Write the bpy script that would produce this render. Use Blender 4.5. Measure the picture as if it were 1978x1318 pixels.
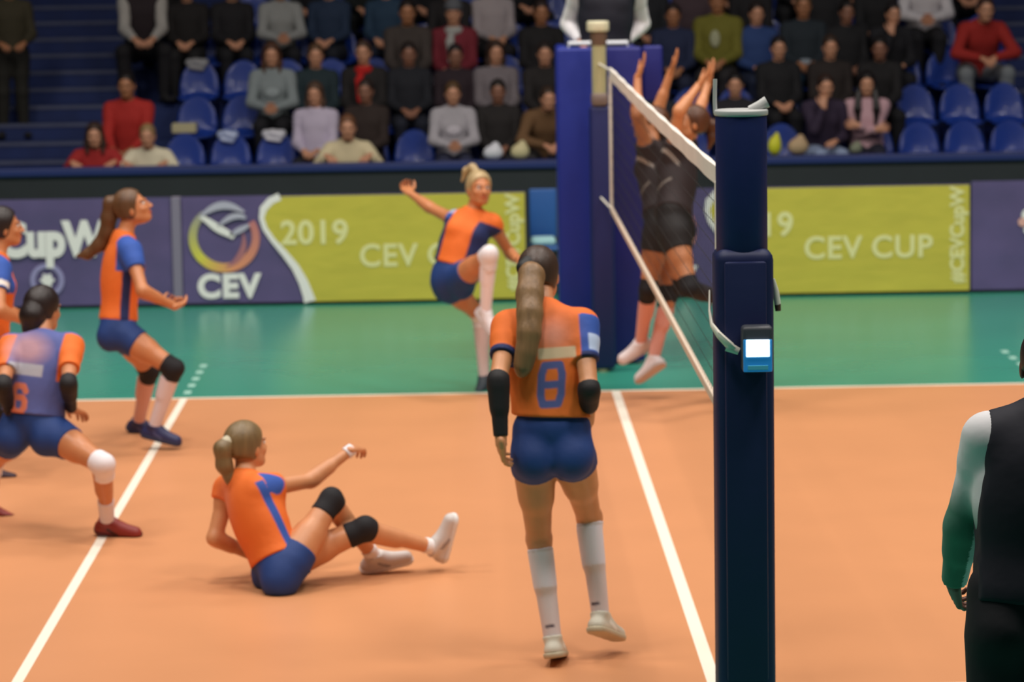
# Volleyball match seen from behind the near sideline: camera, light, hall, court, net, players, crowd.
import bpy, bmesh, math, random
import numpy as np
from mathutils import Vector, Matrix

for _o in list(bpy.data.objects):
    bpy.data.objects.remove(_o)
SC = bpy.context.scene
COL = SC.collection
random.seed(7)

# ---------------------------------------------------------------- camera
CAM = (-1.02708, -13.41569, 3.2006)
YAW, PITCH, ROLL, FPX = 0.0139, 0.12612, -0.01584, 6280.15
cam_data = bpy.data.cameras.new('camera')
cam_data.sensor_fit = 'HORIZONTAL'
cam_data.sensor_width = 36.0
cam_data.lens = 36.0 * FPX / 1978.0
cam_data.clip_end = 200
cam_data.dof.use_dof = True
cam_data.dof.focus_distance = 10.5
cam_data.dof.aperture_fstop = 4.2
cam = bpy.data.objects.new('camera', cam_data)
COL.objects.link(cam)
_F = Vector((math.sin(YAW)*math.cos(PITCH), math.cos(YAW)*math.cos(PITCH), -math.sin(PITCH)))
_R = Vector((math.cos(YAW), -math.sin(YAW), 0))
_U = _R.cross(_F)
_r = _R*math.cos(ROLL) + _U*math.sin(ROLL)
_u = _r.cross(_F)
cam.matrix_world = Matrix(((_r.x, _u.x, -_F.x, CAM[0]), (_r.y, _u.y, -_F.y, CAM[1]), (_r.z, _u.z, -_F.z, CAM[2]), (0, 0, 0, 1)))
SC.camera = cam

# ---------------------------------------------------------------- world, lamps, exposure
world = bpy.data.worlds.new('hall_air')
SC.world = world
world.use_nodes = True
world.node_tree.nodes['Background'].inputs[0].default_value = (0.55, 0.6, 0.75, 1)
world.node_tree.nodes['Background'].inputs[1].default_value = 0.045
SC.view_settings.view_transform = 'Standard'
SC.view_settings.look = 'None'
SC.view_settings.exposure = 0.0
SC.view_settings.gamma = 1.0
SC.view_settings.use_curve_mapping = False

def hall_lamp(x, y, z, power, size, spread, aim=(0, 0), color=(1.0, 0.93, 0.86)):
    d = bpy.data.lights.new('hall_lamp', 'AREA')
    d.shape = 'SQUARE'
    d.size = size
    d.energy = power
    d.color = color
    d.spread = math.radians(spread)
    o = bpy.data.objects.new('hall_lamp', d)
    o.location = (x, y, z)
    o.rotation_euler = Vector((aim[0]-0.0, aim[1]-0.0, -1)).to_track_quat('-Z', 'Y').to_euler()
    COL.objects.link(o)

for _x in (-7.5, -2.5, 2.5, 7.5):
    for _y, _p, _a in ((-3.0, 190, 0.25), (3.0, 190, 0.1), (9.0, 215, 0.28)):
        hall_lamp(_x, _y, 10.5, _p, 1.6, 130, (0, _a))

# ---------------------------------------------------------------- helpers
def lin(c):
    return tuple(((v/255.0)/12.92 if v/255.0 <= 0.04045 else ((v/255.0+0.055)/1.055)**2.4) for v in c)

MATS = {}
def mat(name, rgb, rough=0.6, metal=0.0, spec=0.5, noise=0.0, nscale=8.0, bump=0.0, bscale=40.0, emit=None, estr=0.0, coat=0.0, stretch=None, attr=False, link_noise_rgb=None):
    if name in MATS:
        return MATS[name]
    m = bpy.data.materials.new(name)
    m.use_nodes = True
    nt = m.node_tree
    b = nt.nodes['Principled BSDF']
    base = lin(rgb) + (1,)
    b.inputs['Base Color'].default_value = base
    b.inputs['Roughness'].default_value = rough
    b.inputs['Metallic'].default_value = metal
    b.inputs['Specular IOR Level'].default_value = spec
    b.inputs['Coat Weight'].default_value = coat
    m.diffuse_color = base
    src = None
    if attr:
        a = nt.nodes.new('ShaderNodeAttribute')
        a.attribute_name = 'tint'
        src = a.outputs['Color']
        nt.links.new(src, b.inputs['Base Color'])
    if noise > 0 or bump > 0:
        tc = nt.nodes.new('ShaderNodeTexCoord')
        mp = nt.nodes.new('ShaderNodeMapping')
        if stretch:
            mp.inputs['Scale'].default_value = stretch
        nt.links.new(tc.outputs['Object'], mp.inputs['Vector'])
    if noise > 0:
        n = nt.nodes.new('ShaderNodeTexNoise')
        n.inputs['Scale'].default_value = nscale
        n.inputs['Detail'].default_value = 3
        nt.links.new(mp.outputs[0], n.inputs['Vector'])
        mr = nt.nodes.new('ShaderNodeMapRange')
        mr.inputs['From Min'].default_value = 0.3
        mr.inputs['From Max'].default_value = 0.7
        mr.inputs['To Min'].default_value = 1.0 - noise
        mr.inputs['To Max'].default_value = 1.0 + noise
        nt.links.new(n.outputs['Fac'], mr.inputs['Value'])
        mx = nt.nodes.new('ShaderNodeMix')
        mx.data_type = 'RGBA'
        mx.blend_type = 'MULTIPLY'
        mx.inputs['Factor'].default_value = 1.0
        if src:
            nt.links.new(src, mx.inputs[6])
        else:
            mx.inputs[6].default_value = base
        nt.links.new(mr.outputs[0], mx.inputs[7])
        nt.links.new(mx.outputs[2], b.inputs['Base Color'])
    if bump > 0:
        n2 = nt.nodes.new('ShaderNodeTexNoise')
        n2.inputs['Scale'].default_value = bscale
        n2.inputs['Detail'].default_value = 2
        nt.links.new(mp.outputs[0], n2.inputs['Vector'])
        bp = nt.nodes.new('ShaderNodeBump')
        bp.inputs['Strength'].default_value = bump
        bp.inputs['Distance'].default_value = 0.02
        nt.links.new(n2.outputs['Fac'], bp.inputs['Height'])
        nt.links.new(bp.outputs[0], b.inputs['Normal'])
    if emit:
        b.inputs['Emission Color'].default_value = lin(emit) + (1,)
        b.inputs['Emission Strength'].default_value = estr
    MATS[name] = m
    return m

def empty(name, loc=(0, 0, 0), rz=0.0):
    o = bpy.data.objects.new(name, None)
    o.empty_display_size = 0.1
    o.location = loc
    o.rotation_euler = (0, 0, rz)
    COL.objects.link(o)
    return o

def tag(o, label=None, cat=None, group=None, kind=None):
    if label: o['label'] = label
    if cat: o['category'] = cat
    if group: o['group'] = group
    if kind: o['kind'] = kind
    return o

def link_mesh(name, me, parent=None, m=None):
    """Mesh given in world coordinates; re-expressed relative to its parent."""
    o = bpy.data.objects.new(name, me)
    COL.objects.link(o)
    if m is not None and len(me.materials) == 0:
        me.materials.append(m)
    if parent is not None:
        o.parent = parent
    return o

def world_loc(p):
    v = Vector(p.location)
    while p.parent is not None:
        p = p.parent
        v += Vector(p.location)
    return v

class MB:
    """Collects shapes in a bmesh, world coordinates."""
    def __init__(self):
        self.bm = bmesh.new()
    def box(self, lo, hi, bevel=0.0, seg=2):
        b2 = bmesh.new()
        bmesh.ops.create_cube(b2, size=1.0)
        s = [hi[i]-lo[i] for i in range(3)]
        c = [(hi[i]+lo[i])/2 for i in range(3)]
        for v in b2.verts:
            v.co = Vector((v.co.x*s[0]+c[0], v.co.y*s[1]+c[1], v.co.z*s[2]+c[2]))
        if bevel > 0:
            bmesh.ops.bevel(b2, geom=b2.edges[:], offset=bevel, segments=seg, affect='EDGES', profile=0.5)
        self._merge(b2)
        return self
    def _merge(self, b2):
        me = bpy.data.meshes.new('tmp')
        b2.to_mesh(me)
        b2.free()
        self.bm.from_mesh(me)
        bpy.data.meshes.remove(me)
    def tube(self, pts, r, seg=10, closed=False, flat=None):
        pts = [Vector(p) for p in pts]
        rings = []
        n = len(pts)
        prev = None
        for i, p in enumerate(pts):
            a = pts[max(i-1, 0)]; b = pts[min(i+1, n-1)]
            d = (b-a).normalized()
            if prev is None:
                ref = Vector((0, 0, 1)) if abs(d.z) < 0.9 else Vector((0, 1, 0))
            else:
                ref = prev
            s = d.cross(ref)
            if s.length < 1e-6:
                s = d.cross(Vector((1, 0, 0)))
            s.normalize()
            t = s.cross(d).normalized()
            prev = t
            rr = r[i] if isinstance(r, (list, tuple)) else r
            fl = flat or 1.0
            rings.append([self.bm.verts.new(p + s*math.cos(2*math.pi*k/seg)*rr*fl + t*math.sin(2*math.pi*k/seg)*rr) for k in range(seg)])
        for i in range(n-1):
            for k in range(seg):
                self.bm.faces.new((rings[i][k], rings[i][(k+1) % seg], rings[i+1][(k+1) % seg], rings[i+1][k]))
        self.bm.faces.new(rings[0][::-1])
        self.bm.faces.new(rings[-1])
        return self
    def cyl(self, c, r, z0, z1, seg=24, r2=None, bevel=0.0):
        b2 = bmesh.new()
        r2 = r if r2 is None else r2
        bmesh.ops.create_cone(b2, cap_ends=True, segments=seg, radius1=r, radius2=r2, depth=z1-z0)
        if bevel > 0:
            es = [e for e in b2.edges if abs(e.verts[0].co.z-e.verts[1].co.z) < 1e-6]
            bmesh.ops.bevel(b2, geom=es, offset=bevel, segments=3, affect='EDGES', profile=0.5)
        for v in b2.verts:
            v.co += Vector((c[0], c[1], (z0+z1)/2))
        self._merge(b2)
        return self
    def quad(self, a, b, c, d):
        vs = [self.bm.verts.new(p) for p in (a, b, c, d)]
        self.bm.faces.new(vs)
        return self
    def build(self, name, m, parent=None, smooth=False, recalc=True):
        if recalc:
            bmesh.ops.recalc_face_normals(self.bm, faces=self.bm.faces[:])
        me = bpy.data.meshes.new(name)
        off = world_loc(parent) if parent is not None else Vector((0, 0, 0))
        for v in self.bm.verts:
            v.co -= off
        self.bm.to_mesh(me)
        self.bm.free()
        if smooth:
            me.polygons.foreach_set('use_smooth', [True]*len(me.polygons))
            try:
                me.set_sharp_from_angle(angle=math.radians(40))
            except Exception:
                pass
        return link_mesh(name, me, parent, m)
# ---------------------------------------------------------------- organic modelling: blended volumes turned into one surface
def V3(*a):
    return np.array(a, dtype=np.float64)
def unit(v):
    v = np.asarray(v, float)
    n = np.linalg.norm(v)
    return v/n if n > 1e-9 else v
def orth(v, d):
    """part of v perpendicular to d, normalised"""
    d = unit(d)
    return unit(v - np.dot(v, d)*d)

class Cone:
    def __init__(s, a, b, ra, rb, n=None, flat=1.0, clips=(), k=None, op='add'):
        s.a, s.b, s.ra, s.rb, s.n, s.flat, s.clips, s.k, s.op = np.array(a, float), np.array(b, float), ra, rb, n, flat, tuple(clips), k, op
    def grow(s, t, clips=()):
        return Cone(s.a, s.b, s.ra+t, s.rb+t, s.n, min(1.0, (s.flat*max(s.ra, s.rb)+t)/(max(s.ra, s.rb)+t)) if s.flat < 1 else s.flat, s.clips+tuple(clips), s.k, s.op)
    def bbox(s):
        r = max(s.ra, s.rb)*max(1.0, s.flat)
        return np.minimum(s.a, s.b)-r, np.maximum(s.a, s.b)+r
    def dist(s, X, Y, Z):
        px, py, pz = X-s.a[0], Y-s.a[1], Z-s.a[2]
        ab = s.b-s.a
        g = 1.0
        if s.n is not None and s.flat != 1.0:
            n = s.n
            c = (px*n[0]+py*n[1]+pz*n[2])*(1/s.flat-1)
            px, py, pz = px+n[0]*c, py+n[1]*c, pz+n[2]*c
            ab = ab+n*np.dot(ab, n)*(1/s.flat-1)
            g = (1+s.flat)/2 if s.flat < 1 else 1.0
        L2 = max(np.dot(ab, ab), 1e-9)
        t = np.clip((px*ab[0]+py*ab[1]+pz*ab[2])/L2, 0, 1)
        d = np.sqrt((px-ab[0]*t)**2+(py-ab[1]*t)**2+(pz-ab[2]*t)**2)-(s.ra+(s.rb-s.ra)*t)
        return d*g

class Ell:
    def __init__(s, c, ax, r, clips=(), k=None, op='add'):
        s.c, s.ax, s.r, s.clips, s.k, s.op = np.array(c, float), ax, np.array(r, float), tuple(clips), k, op
    def grow(s, t, clips=()):
        return Ell(s.c, s.ax, s.r+t, s.clips+tuple(clips), s.k, s.op)
    def bbox(s):
        e = np.sqrt(sum((s.ax[i]*s.r[i])**2 for i in range(3)))
        return s.c-e, s.c+e
    def dist(s, X, Y, Z):
        px, py, pz = X-s.c[0], Y-s.c[1], Z-s.c[2]
        k0 = 0; k1 = 0
        for i in range(3):
            q = px*s.ax[i][0]+py*s.ax[i][1]+pz*s.ax[i][2]
            k0 = k0+(q/s.r[i])**2
            k1 = k1+(q/s.r[i]**2)**2
        k0 = np.sqrt(k0); k1 = np.sqrt(k1)
        return k0*(k0-1)/np.maximum(k1, 1e-6)

def clipd(d, clips, X, Y, Z):
    for p, n in clips:                       # keeps the side where (x-p).n < 0
        d = np.maximum(d, (X-p[0])*n[0]+(Y-p[1])*n[1]+(Z-p[2])*n[2])
    return d

_E = [((0,0,0),(1,0,0)),((0,1,0),(1,1,0)),((0,0,1),(1,0,1)),((0,1,1),(1,1,1)),((0,0,0),(0,1,0)),((1,0,0),(1,1,0)),((0,0,1),(0,1,1)),((1,0,1),(1,1,1)),((0,0,0),(0,0,1)),((1,0,0),(1,0,1)),((0,1,0),(0,1,1)),((1,1,0),(1,1,1))]
def surface(prims, h, k, clips=()):
    """Blend the volumes on a grid of spacing h and return vertices, quads."""
    los = []; his = []
    for p in prims:
        if p.op == 'add':
            a, b = p.bbox(); los.append(a); his.append(b)
    lo = np.min(los, 0)-3*h-k*0.3; hi = np.max(his, 0)+3*h+k*0.3
    n = np.ceil((hi-lo)/h).astype(int)+1
    xs = [(lo[i]+np.arange(n[i])*h) for i in range(3)]
    D = np.full(n, 0.3, dtype=np.float64)
    for p in prims:
        kk = k if p.k is None else p.k
        a, b = p.bbox()
        m = kk+2.5*h
        i0 = np.clip(np.floor((a-m-lo)/h).astype(int), 0, n-1)
        i1 = np.clip(np.ceil((b+m-lo)/h).astype(int)+1, 1, n)
        X = xs[0][i0[0]:i1[0]][:, None, None]; Y = xs[1][i0[1]:i1[1]][None, :, None]; Z = xs[2][i0[2]:i1[2]][None, None, :]
        if X.size == 0 or Y.size == 0 or Z.size == 0:
            continue
        d = clipd(p.dist(X, Y, Z), p.clips, X, Y, Z)
        sl = D[i0[0]:i1[0], i0[1]:i1[1], i0[2]:i1[2]]
        if p.op == 'add':
            w = np.maximum(kk-np.abs(sl-d), 0)/kk
            D[i0[0]:i1[0], i0[1]:i1[1], i0[2]:i1[2]] = np.minimum(sl, d)-w*w*kk*0.25
        else:
            d = -d
            w = np.maximum(kk-np.abs(sl-d), 0)/kk
            D[i0[0]:i1[0], i0[1]:i1[1], i0[2]:i1[2]] = np.maximum(sl, d)+w*w*kk*0.25
    if clips:
        D = clipd(D, clips, xs[0][:, None, None], xs[1][None, :, None], xs[2][None, None, :])
    S = D < 0
    c = [S[i:n[0]-1+i, j:n[1]-1+j, l:n[2]-1+l] for i in (0, 1) for j in (0, 1) for l in (0, 1)]
    allv = c[0].copy(); anyv = c[0].copy()
    for q in c[1:]:
        allv &= q; anyv |= q
    act = anyv & ~allv
    idx = np.argwhere(act)
    ids = np.full(act.shape, -1, dtype=np.int64)
    ids[act] = np.arange(len(idx))
    acc = np.zeros((len(idx), 3)); cnt = np.zeros(len(idx))
    for e0, e1 in _E:
        a = idx+np.array(e0); b = idx+np.array(e1)
        d0 = D[a[:, 0], a[:, 1], a[:, 2]]; d1 = D[b[:, 0], b[:, 1], b[:, 2]]
        m = (d0 < 0) != (d1 < 0)
        t = d0[m]/(d0[m]-d1[m])
        acc[m] += a[m]+(b[m]-a[m])*t[:, None]
        cnt[m] += 1
    P = lo+h*acc/np.maximum(cnt, 1)[:, None]
    F = []
    # x edges
    def emit(ch, s0, off):
        e = np.argwhere(ch)
        if len(e) == 0: return
        e = e+np.array(off[0])
        q = np.stack([ids[e[:, 0]+o[0], e[:, 1]+o[1], e[:, 2]+o[2]] for o in off[1]], 1)
        inside = S[e[:, 0], e[:, 1], e[:, 2]]
        q[~inside] = q[~inside][:, ::-1]
        F.append(q)
    emit(S[:-1, 1:-1, 1:-1] != S[1:, 1:-1, 1:-1], None, ((0, 1, 1), ((0, -1, -1), (0, 0, -1), (0, 0, 0), (0, -1, 0))))
    emit(S[1:-1, :-1, 1:-1] != S[1:-1, 1:, 1:-1], None, ((1, 0, 1), ((-1, 0, -1), (-1, 0, 0), (0, 0, 0), (0, 0, -1))))
    emit(S[1:-1, 1:-1, :-1] != S[1:-1, 1:-1, 1:], None, ((1, 1, 0), ((-1, -1, 0), (0, -1, 0), (0, 0, 0), (-1, 0, 0))))
    F = np.concatenate(F, 0) if F else np.zeros((0, 4), int)
    return P, F

def join_chunks(chunks):
    Vs = []; Fs = []; o = 0
    for P, F in chunks:
        Vs.append(P); Fs.append(F+o); o += len(P)
    return np.concatenate(Vs), np.concatenate(Fs)

def quads_mesh(name, P, F, parent=None, m=None, tint=None, origin=None):
    off = np.array(world_loc(parent)) if parent is not None else np.zeros(3)
    if origin is not None: off = np.array(origin)
    me = bpy.data.meshes.new(name)
    me.vertices.add(len(P))
    me.vertices.foreach_set('co', (P-off).astype(np.float32).ravel())
    me.loops.add(len(F)*4)
    me.loops.foreach_set('vertex_index', F.astype(np.int32).ravel())
    me.polygons.add(len(F))
    me.polygons.foreach_set('loop_start', np.arange(len(F), dtype=np.int32)*4)
    me.polygons.foreach_set('loop_total', np.full(len(F), 4, dtype=np.int32))
    me.polygons.foreach_set('use_smooth', np.ones(len(F), dtype=bool))
    me.update(calc_edges=True)
    if tint is not None:
        c = np.ones((len(P), 4), dtype=np.float32)
        c[:, :3] = tint(P)
        a = me.color_attributes.new('tint', 'FLOAT_COLOR', 'POINT')
        a.data.foreach_set('color', c.ravel())
    return link_mesh(name, me, parent, m)

# ---------------------------------------------------------------- anatomy
def head_frame(fwd, up):
    f = unit(fwd); u = orth(np.array(up, float), f); s = np.cross(f, u)      # s: the person's right
    return np.array([s, f, u])

def head_prims(c, fr, s=1.0, sub=True):
    S, F, U = fr
    p = lambda x, y, z: c+S*x*s+F*y*s+U*z*s
    L = [Ell(p(0, -.014, .028), fr, V3(.074, .094, .086)*s, k=.03*s),
         Ell(p(0, .022, -.034), fr, V3(.060, .068, .078)*s, k=.03*s),
         Ell(p(0, .058, -.086), fr, V3(.027, .026, .022)*s, k=.025*s),
         Cone(p(.045, .005, -.06), p(.02, .055, -.088), .018*s, .014*s, k=.025*s),
         Cone(p(-.045, .005, -.06), p(-.02, .055, -.088), .018*s, .014*s, k=.025*s),
         Ell(p(.036, .062, -.028), fr, V3(.022, .018, .018)*s, k=.018*s),
         Ell(p(-.036, .062, -.028), fr, V3(.022, .018, .018)*s, k=.018*s),
         Cone(p(.045, .078, .022), p(0, .086, .018), .007*s, .008*s, k=.012*s),
         Cone(p(-.045, .078, .022), p(0, .086, .018), .007*s, .008*s, k=.012*s)]
    if sub:
        L += [Ell(p(x, .095, .002), fr, V3(.019, .016, .012)*s, k=.012*s, op='sub') for x in (-.031, .031)]
    L += [Cone(p(0, .086, .012), p(0, .108, -.030), .007*s, .0115*s, k=.010*s),
          Ell(p(.011, .098, -.034), fr, V3(.009, .010, .007)*s, k=.006*s),
          Ell(p(-.011, .098, -.034), fr, V3(.009, .010, .007)*s, k=.006*s),
          Ell(p(0, .088, -.057), fr, V3(.024, .009, .0065)*s, k=.005*s),
          Ell(p(0, .086, -.067), fr, V3(.020, .009, .0065)*s, k=.005*s),
          Ell(p(.075, -.006, -.012), fr, V3(.009, .019, .030)*s, k=.008*s),
          Ell(p(-.075, -.006, -.012), fr, V3(.009, .019, .030)*s, k=.008*s)]
    return L

def hand_prims(w, tip, pn, side, s=1.0, curl=0.35, spread=1.0):
    """wrist, finger direction point, palm normal, side 'L'/'R' -> palm, four fingers, thumb"""
    d = unit(tip-w); n = orth(pn, d)
    t = np.cross(d, n) if side == 'R' else np.cross(n, d)
    L = []
    offs = (.031, .0105, -.0105, -.030); lens = (.070, .079, .073, .056)
    for i in range(4):
        kn = w+d*(.086-.004*abs(i-1.2))*s+t*offs[i]*s*spread
        L.append(Cone(w+t*offs[i]*.55*s, kn, .0150*s, .0118*s, n=n, flat=.9, k=.012*s))
        q = kn; ang = curl*.8
        for j, fr_ in enumerate((.45, .30, .25)):
            dirv = unit(d*math.cos(ang)+n*math.sin(ang)+t*offs[i]*3.0*spread*math.cos(ang))
            e = q+dirv*lens[i]*fr_*s
            L.append(Cone(q, e, (.0090-.0008*j)*s, (.0084-.0009*j)*s, k=.0035*s))
            q = e; ang += curl*1.15
    b0 = w+d*.022*s+t*.022*s
    b1 = b0+unit(d*.75+t*.75+n*.25)*.044*s
    b2 = b1+unit(d*.9+t*.35+n*(.15+curl*.5))*.031*s
    b3 = b2+unit(d*.95+t*.05+n*(.2+curl*.8))*.024*s
    L += [Cone(b0, b1, .0150*s, .0110*s, k=.012*s), Cone(b1, b2, .0105*s, .0092*s, k=.004*s), Cone(b2, b3, .0092*s, .0072*s, k=.003*s)]
    L.append(Cone(w-d*.02*s, w+d*.035*s, .024*s, .024*s, n=n, flat=.72, k=.015*s))
    return L

def foot_frame(k, a, t):
    b = unit(t-a); up = orth(k-a, b)
    c, s = math.cos(.42), math.sin(.42)
    fd = unit(b*c+up*s); dn = unit(b*s-up*c)
    return fd, dn, np.cross(fd, dn)

def anatomy(J, H=1.78, female=True, bulk=1.0):
    s = H/1.75
    g = s*bulk
    A = {}
    pel, nk = J['pel'], J['nk']
    U = unit(nk-pel)
    S = orth(unit(J['hR']-J['hL'])*.5+unit(J['sR']-J['sL'])*.5, U)
    F = np.cross(U, S)
    Ss = unit(J['sR']-J['sL'])
    fr = np.array([S, F, U])
    frh = np.array([orth(J['hR']-J['hL'], U), np.cross(U, orth(J['hR']-J['hL'], U)), U])
    Tl = np.linalg.norm(nk-pel)
    ch = pel+U*Tl*.70
    A['frame'] = (pel, S, F, U, Tl, ch)
    frc = np.array([orth(Ss, U), np.cross(U, orth(Ss, U)), U])
    Fc = frc[1]
    A['pelvis'] = [Ell(pel+U*.02*s, frh, V3(.158, .105, .115)*g, k=.05)]
    A['glute'] = [Ell(J[h]-frh[1]*.045*s-U*.035*s, frh, V3(.083, .078, .088)*g, k=.04) for h in ('hL', 'hR')]
    wst = .118 if female else .14
    A['waist'] = [Ell(pel+U*Tl*.38, fr, V3(wst, .088, .15)*g, k=.06)]
    cw = .142 if female else .165
    A['chest'] = [Ell(ch, frc, V3(cw, .100, .165)*g, k=.06), Ell(ch-U*.10*s, frc, V3(cw*.93, .092, .12)*g, k=.06)]
    A['bust'] = [Ell(ch+Fc*.066*s+frc[0]*x*s+U*.0*s, frc, V3(.058, .05, .056)*s, k=.035) for x in ((-.066, .066) if female else (-.07, .07))]
    if not female:
        A['bust'] = [Ell(ch+Fc*.055*s+frc[0]*x*s+U*.02*s, frc, V3(.07, .045, .06)*s, k=.04) for x in (-.07, .07)]
    A['yoke'] = [Cone(J['sL']+(nk-J['sL'])*.12-U*.015, J['sR']+(nk-J['sR'])*.12-U*.015, .054*g, .054*g, k=.05)]
    A['trap'] = [Cone(nk+U*.005, J[x]+U*.0, .046*g, .040*g, k=.04) for x in ('sL', 'sR')]
    hd = J['hd']
    A['neck'] = [Cone(nk-U*.02, nk+(hd-nk)*.62, (.050 if female else .058)*s, (.047 if female else .055)*s, k=.035)]
    for q in 'LR':
        sh, e, w = J['s'+q], J['e'+q], J['w'+q]
        A['uarm'+q] = [Cone(sh, e, .047*g, .037*g, k=.03), Cone(sh-U*.005, sh+(e-sh)*.25, .054*g, .048*g, k=.03)]
        A['farm'+q] = [Cone(e, w, .036*g, .0245*s, k=.025), Cone(e+(w-e)*.12, e+(w-e)*.42, .0395*g, .034*g, k=.02)]
        h, kn, a, t = J['h'+q], J['k'+q], J['a'+q], J['t'+q]
        fd, dn, sd = foot_frame(kn, a, t)
        bk = -orth(fd, a-kn)
        A['thigh'+q] = [Cone(h, kn, .086*g, .052*g, k=.04), Cone(h+(kn-h)*.15, h+(kn-h)*.5, .088*g, .074*g, k=.03)]
        A['knee'+q] = [Ell(kn-bk*.008, np.eye(3), V3(.053, .053, .053)*g, k=.02)]
        A['calf'+q] = [Cone(kn, a, .049*g, .033*s, k=.02), Cone(kn+(a-kn)*.12+bk*.016*s, kn+(a-kn)*.45+bk*.012*s, .046*g, .042*g, k=.02)]
        A['foot'+q] = [Cone(a+dn*.03*s-fd*.02*s, a+dn*.05*s+fd*.13*s, .030*s, .022*s, n=dn, flat=.8, k=.02)]
        A['footframe'+q] = (fd, dn, sd, a)
    return A

BODY = ['pelvis', 'glute', 'waist', 'chest', 'bust', 'yoke', 'trap', 'neck', 'uarmL', 'uarmR', 'farmL', 'farmR', 'thighL', 'thighR', 'kneeL', 'kneeR', 'calfL', 'calfR', 'footL', 'footR']
def pick(A, names, t=0.0, clips=()):
    L = []
    for n in names:
        L += [p.grow(t, clips) for p in A[n]]
    return L

def build_body(A, J, hfr, H, root, skin, h=.008, hands=None, hs=1.0, name='body', head_h=.005, hand_h=.0036, z0=None, tintf=None):
    s = H/1.75
    cl = [(V3(0, 0, z0), V3(0, 0, -1))] if z0 is not None else []
    ch = [surface(pick(A, BODY), h, .03, cl)]
    hp = head_prims(J['hd'], hfr, s*hs)
    hp.append(Cone(J['nk']+(J['hd']-J['nk'])*.30, J['nk']+(J['hd']-J['nk'])*.7, .0485*s, .0475*s, k=.03))
    ch.append(surface(hp, head_h, .02))
    for q in 'LR':
        if hands and hands.get(q) is not None:
            pn, curl = hands[q]
            ch.append(surface(hand_prims(J['w'+q], J['f'+q], np.array(pn, float), q, s*.98, curl), hand_h, .01))
    P, F = join_chunks(ch)
    S, Fw, U = hfr
    c = J['hd']
    sk = np.array(lin(skin)); lipc = sk*np.array([.92, .55, .55]); brow = sk*.30
    def tint(P):
        r = np.tile(sk, (len(P), 1))
        q = (P-c)/(s*hs)
        x, y, z = q@S, q@Fw, q@U
        m = (((x/.026)**2+((z+.062)/.0125)**2) < 1) & (y > .07)
        r[m] = lipc
        ax = np.abs(x)
        m = (ax > .014) & (ax < .050) & (np.abs(z-.024+ax*.05) < .0042) & (y > .06)
        r[m] = brow
        return r
    return quads_mesh(name, P, F, root, mat('skin', (200, 140, 105), rough=.42, spec=.5, attr=True, noise=.05, nscale=14), tint)

def eyes(J, hfr, H, root, hs=1.0):
    s = H/1.75*hs
    S, F, U = hfr
    for x in (-.031, .031):
        c = J['hd']+S*x*s+F*.0755*s+U*.003*s
        P, Q = surface([Ell(c, hfr, V3(.0125, .0125, .0105)*s)], .0028, .002)
        ctr = c+F*.0125*s
        def tint(P, ctr=ctr):
            d = np.linalg.norm(P-ctr, axis=1)
            r = np.tile(np.array([.75, .72, .68]), (len(P), 1))
            r[d < .0062*s] = (.05, .03, .02)
            return r
        quads_mesh('eye', P, Q, root, mat('eye_gloss', (230, 230, 225), rough=.15, attr=True), tint)

def hair_cap(c, fr, s=1.0, low=-.05, t=0.0):
    """covers crown, sides and back; leaves the face open"""
    S, F, U = fr
    p = lambda x, y, z: c+S*x*s+F*y*s+U*z*s
    n = unit(F*.86-U*.50)
    n2 = unit(-U*.9-F*.45)
    return [Ell(p(0, -.018, .034), fr, V3(.082+t, .102+t, .094+t)*s, clips=[(p(0, .050, .040), n)], k=.01),
            Ell(p(0, -.030, -.010), fr, V3(.076+t, .078+t, .085+t)*s, clips=[(p(0, .012, 0), F), (p(0, -.04, low), n2)], k=.02)]

def chain(pts, rs, k=.02, n=None, flat=1.0):
    return [Cone(np.array(pts[i], float), np.array(pts[i+1], float), rs[i], rs[i+1], n=n, flat=flat, k=k) for i in range(len(pts)-1)]

def shoe(A, q, root, up_rgb, sole_rgb, s=1.0, h=.006, z0=None, name='shoe', accent=None):
    fd, dn, sd, a = A['footframe'+q]
    heel = a+dn*.045*s-fd*.035*s
    toe = a+dn*.052*s+fd*.150*s
    cl = [(V3(0, 0, z0), V3(0, 0, -1))] if z0 is not None else []
    solep = a+dn*.058*s
    up = [Cone(heel, toe, .040*s, .034*s, n=dn, flat=.92, k=.02, clips=[(solep, dn)]),
          Cone(a-dn*.012*s-fd*.006*s, a+dn*.035*s+fd*.055*s, .043*s, .036*s, k=.025, clips=[(a-dn*.018*s, -dn)]),
          Cone(a+dn*.03*s+fd*.05*s, toe-dn*.004, .034*s, .028*s, k=.02, clips=[(solep, dn)])]
    P, F = surface(up, h, .02, cl)
    ur = np.array(lin(up_rgb)); ac = np.array(lin(accent)) if accent else ur
    def tint(P):
        r = np.tile(ur, (len(P), 1))
        y = (P-a)@fd; z = (P-a)@dn
        m = (y > .01*s) & (y < .07*s) & (np.abs(z-.035*s-(y-.04*s)*.5) < .010)
        r[m] = ac
        return r
    o = quads_mesh(name, P, F, root, mat('shoe_upper', (230, 230, 230), rough=.55, attr=True), tint)
    so = [Cone(heel+dn*.014*s, toe+dn*.010*s, .046*s, .040*s, n=dn, flat=.99, k=.01, clips=[(a+dn*.078*s, dn), (a+dn*.054*s, -dn)])]
    P, F = surface(so, h, .01, cl)
    if len(F):
        sc = np.array(lin(sole_rgb))
        quads_mesh('sole', P, F, o, mat('shoe_sole', (235, 235, 230), rough=.6, attr=True), lambda P: np.tile(sc, (len(P), 1)), origin=np.array(world_loc(root)))
    return o

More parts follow.
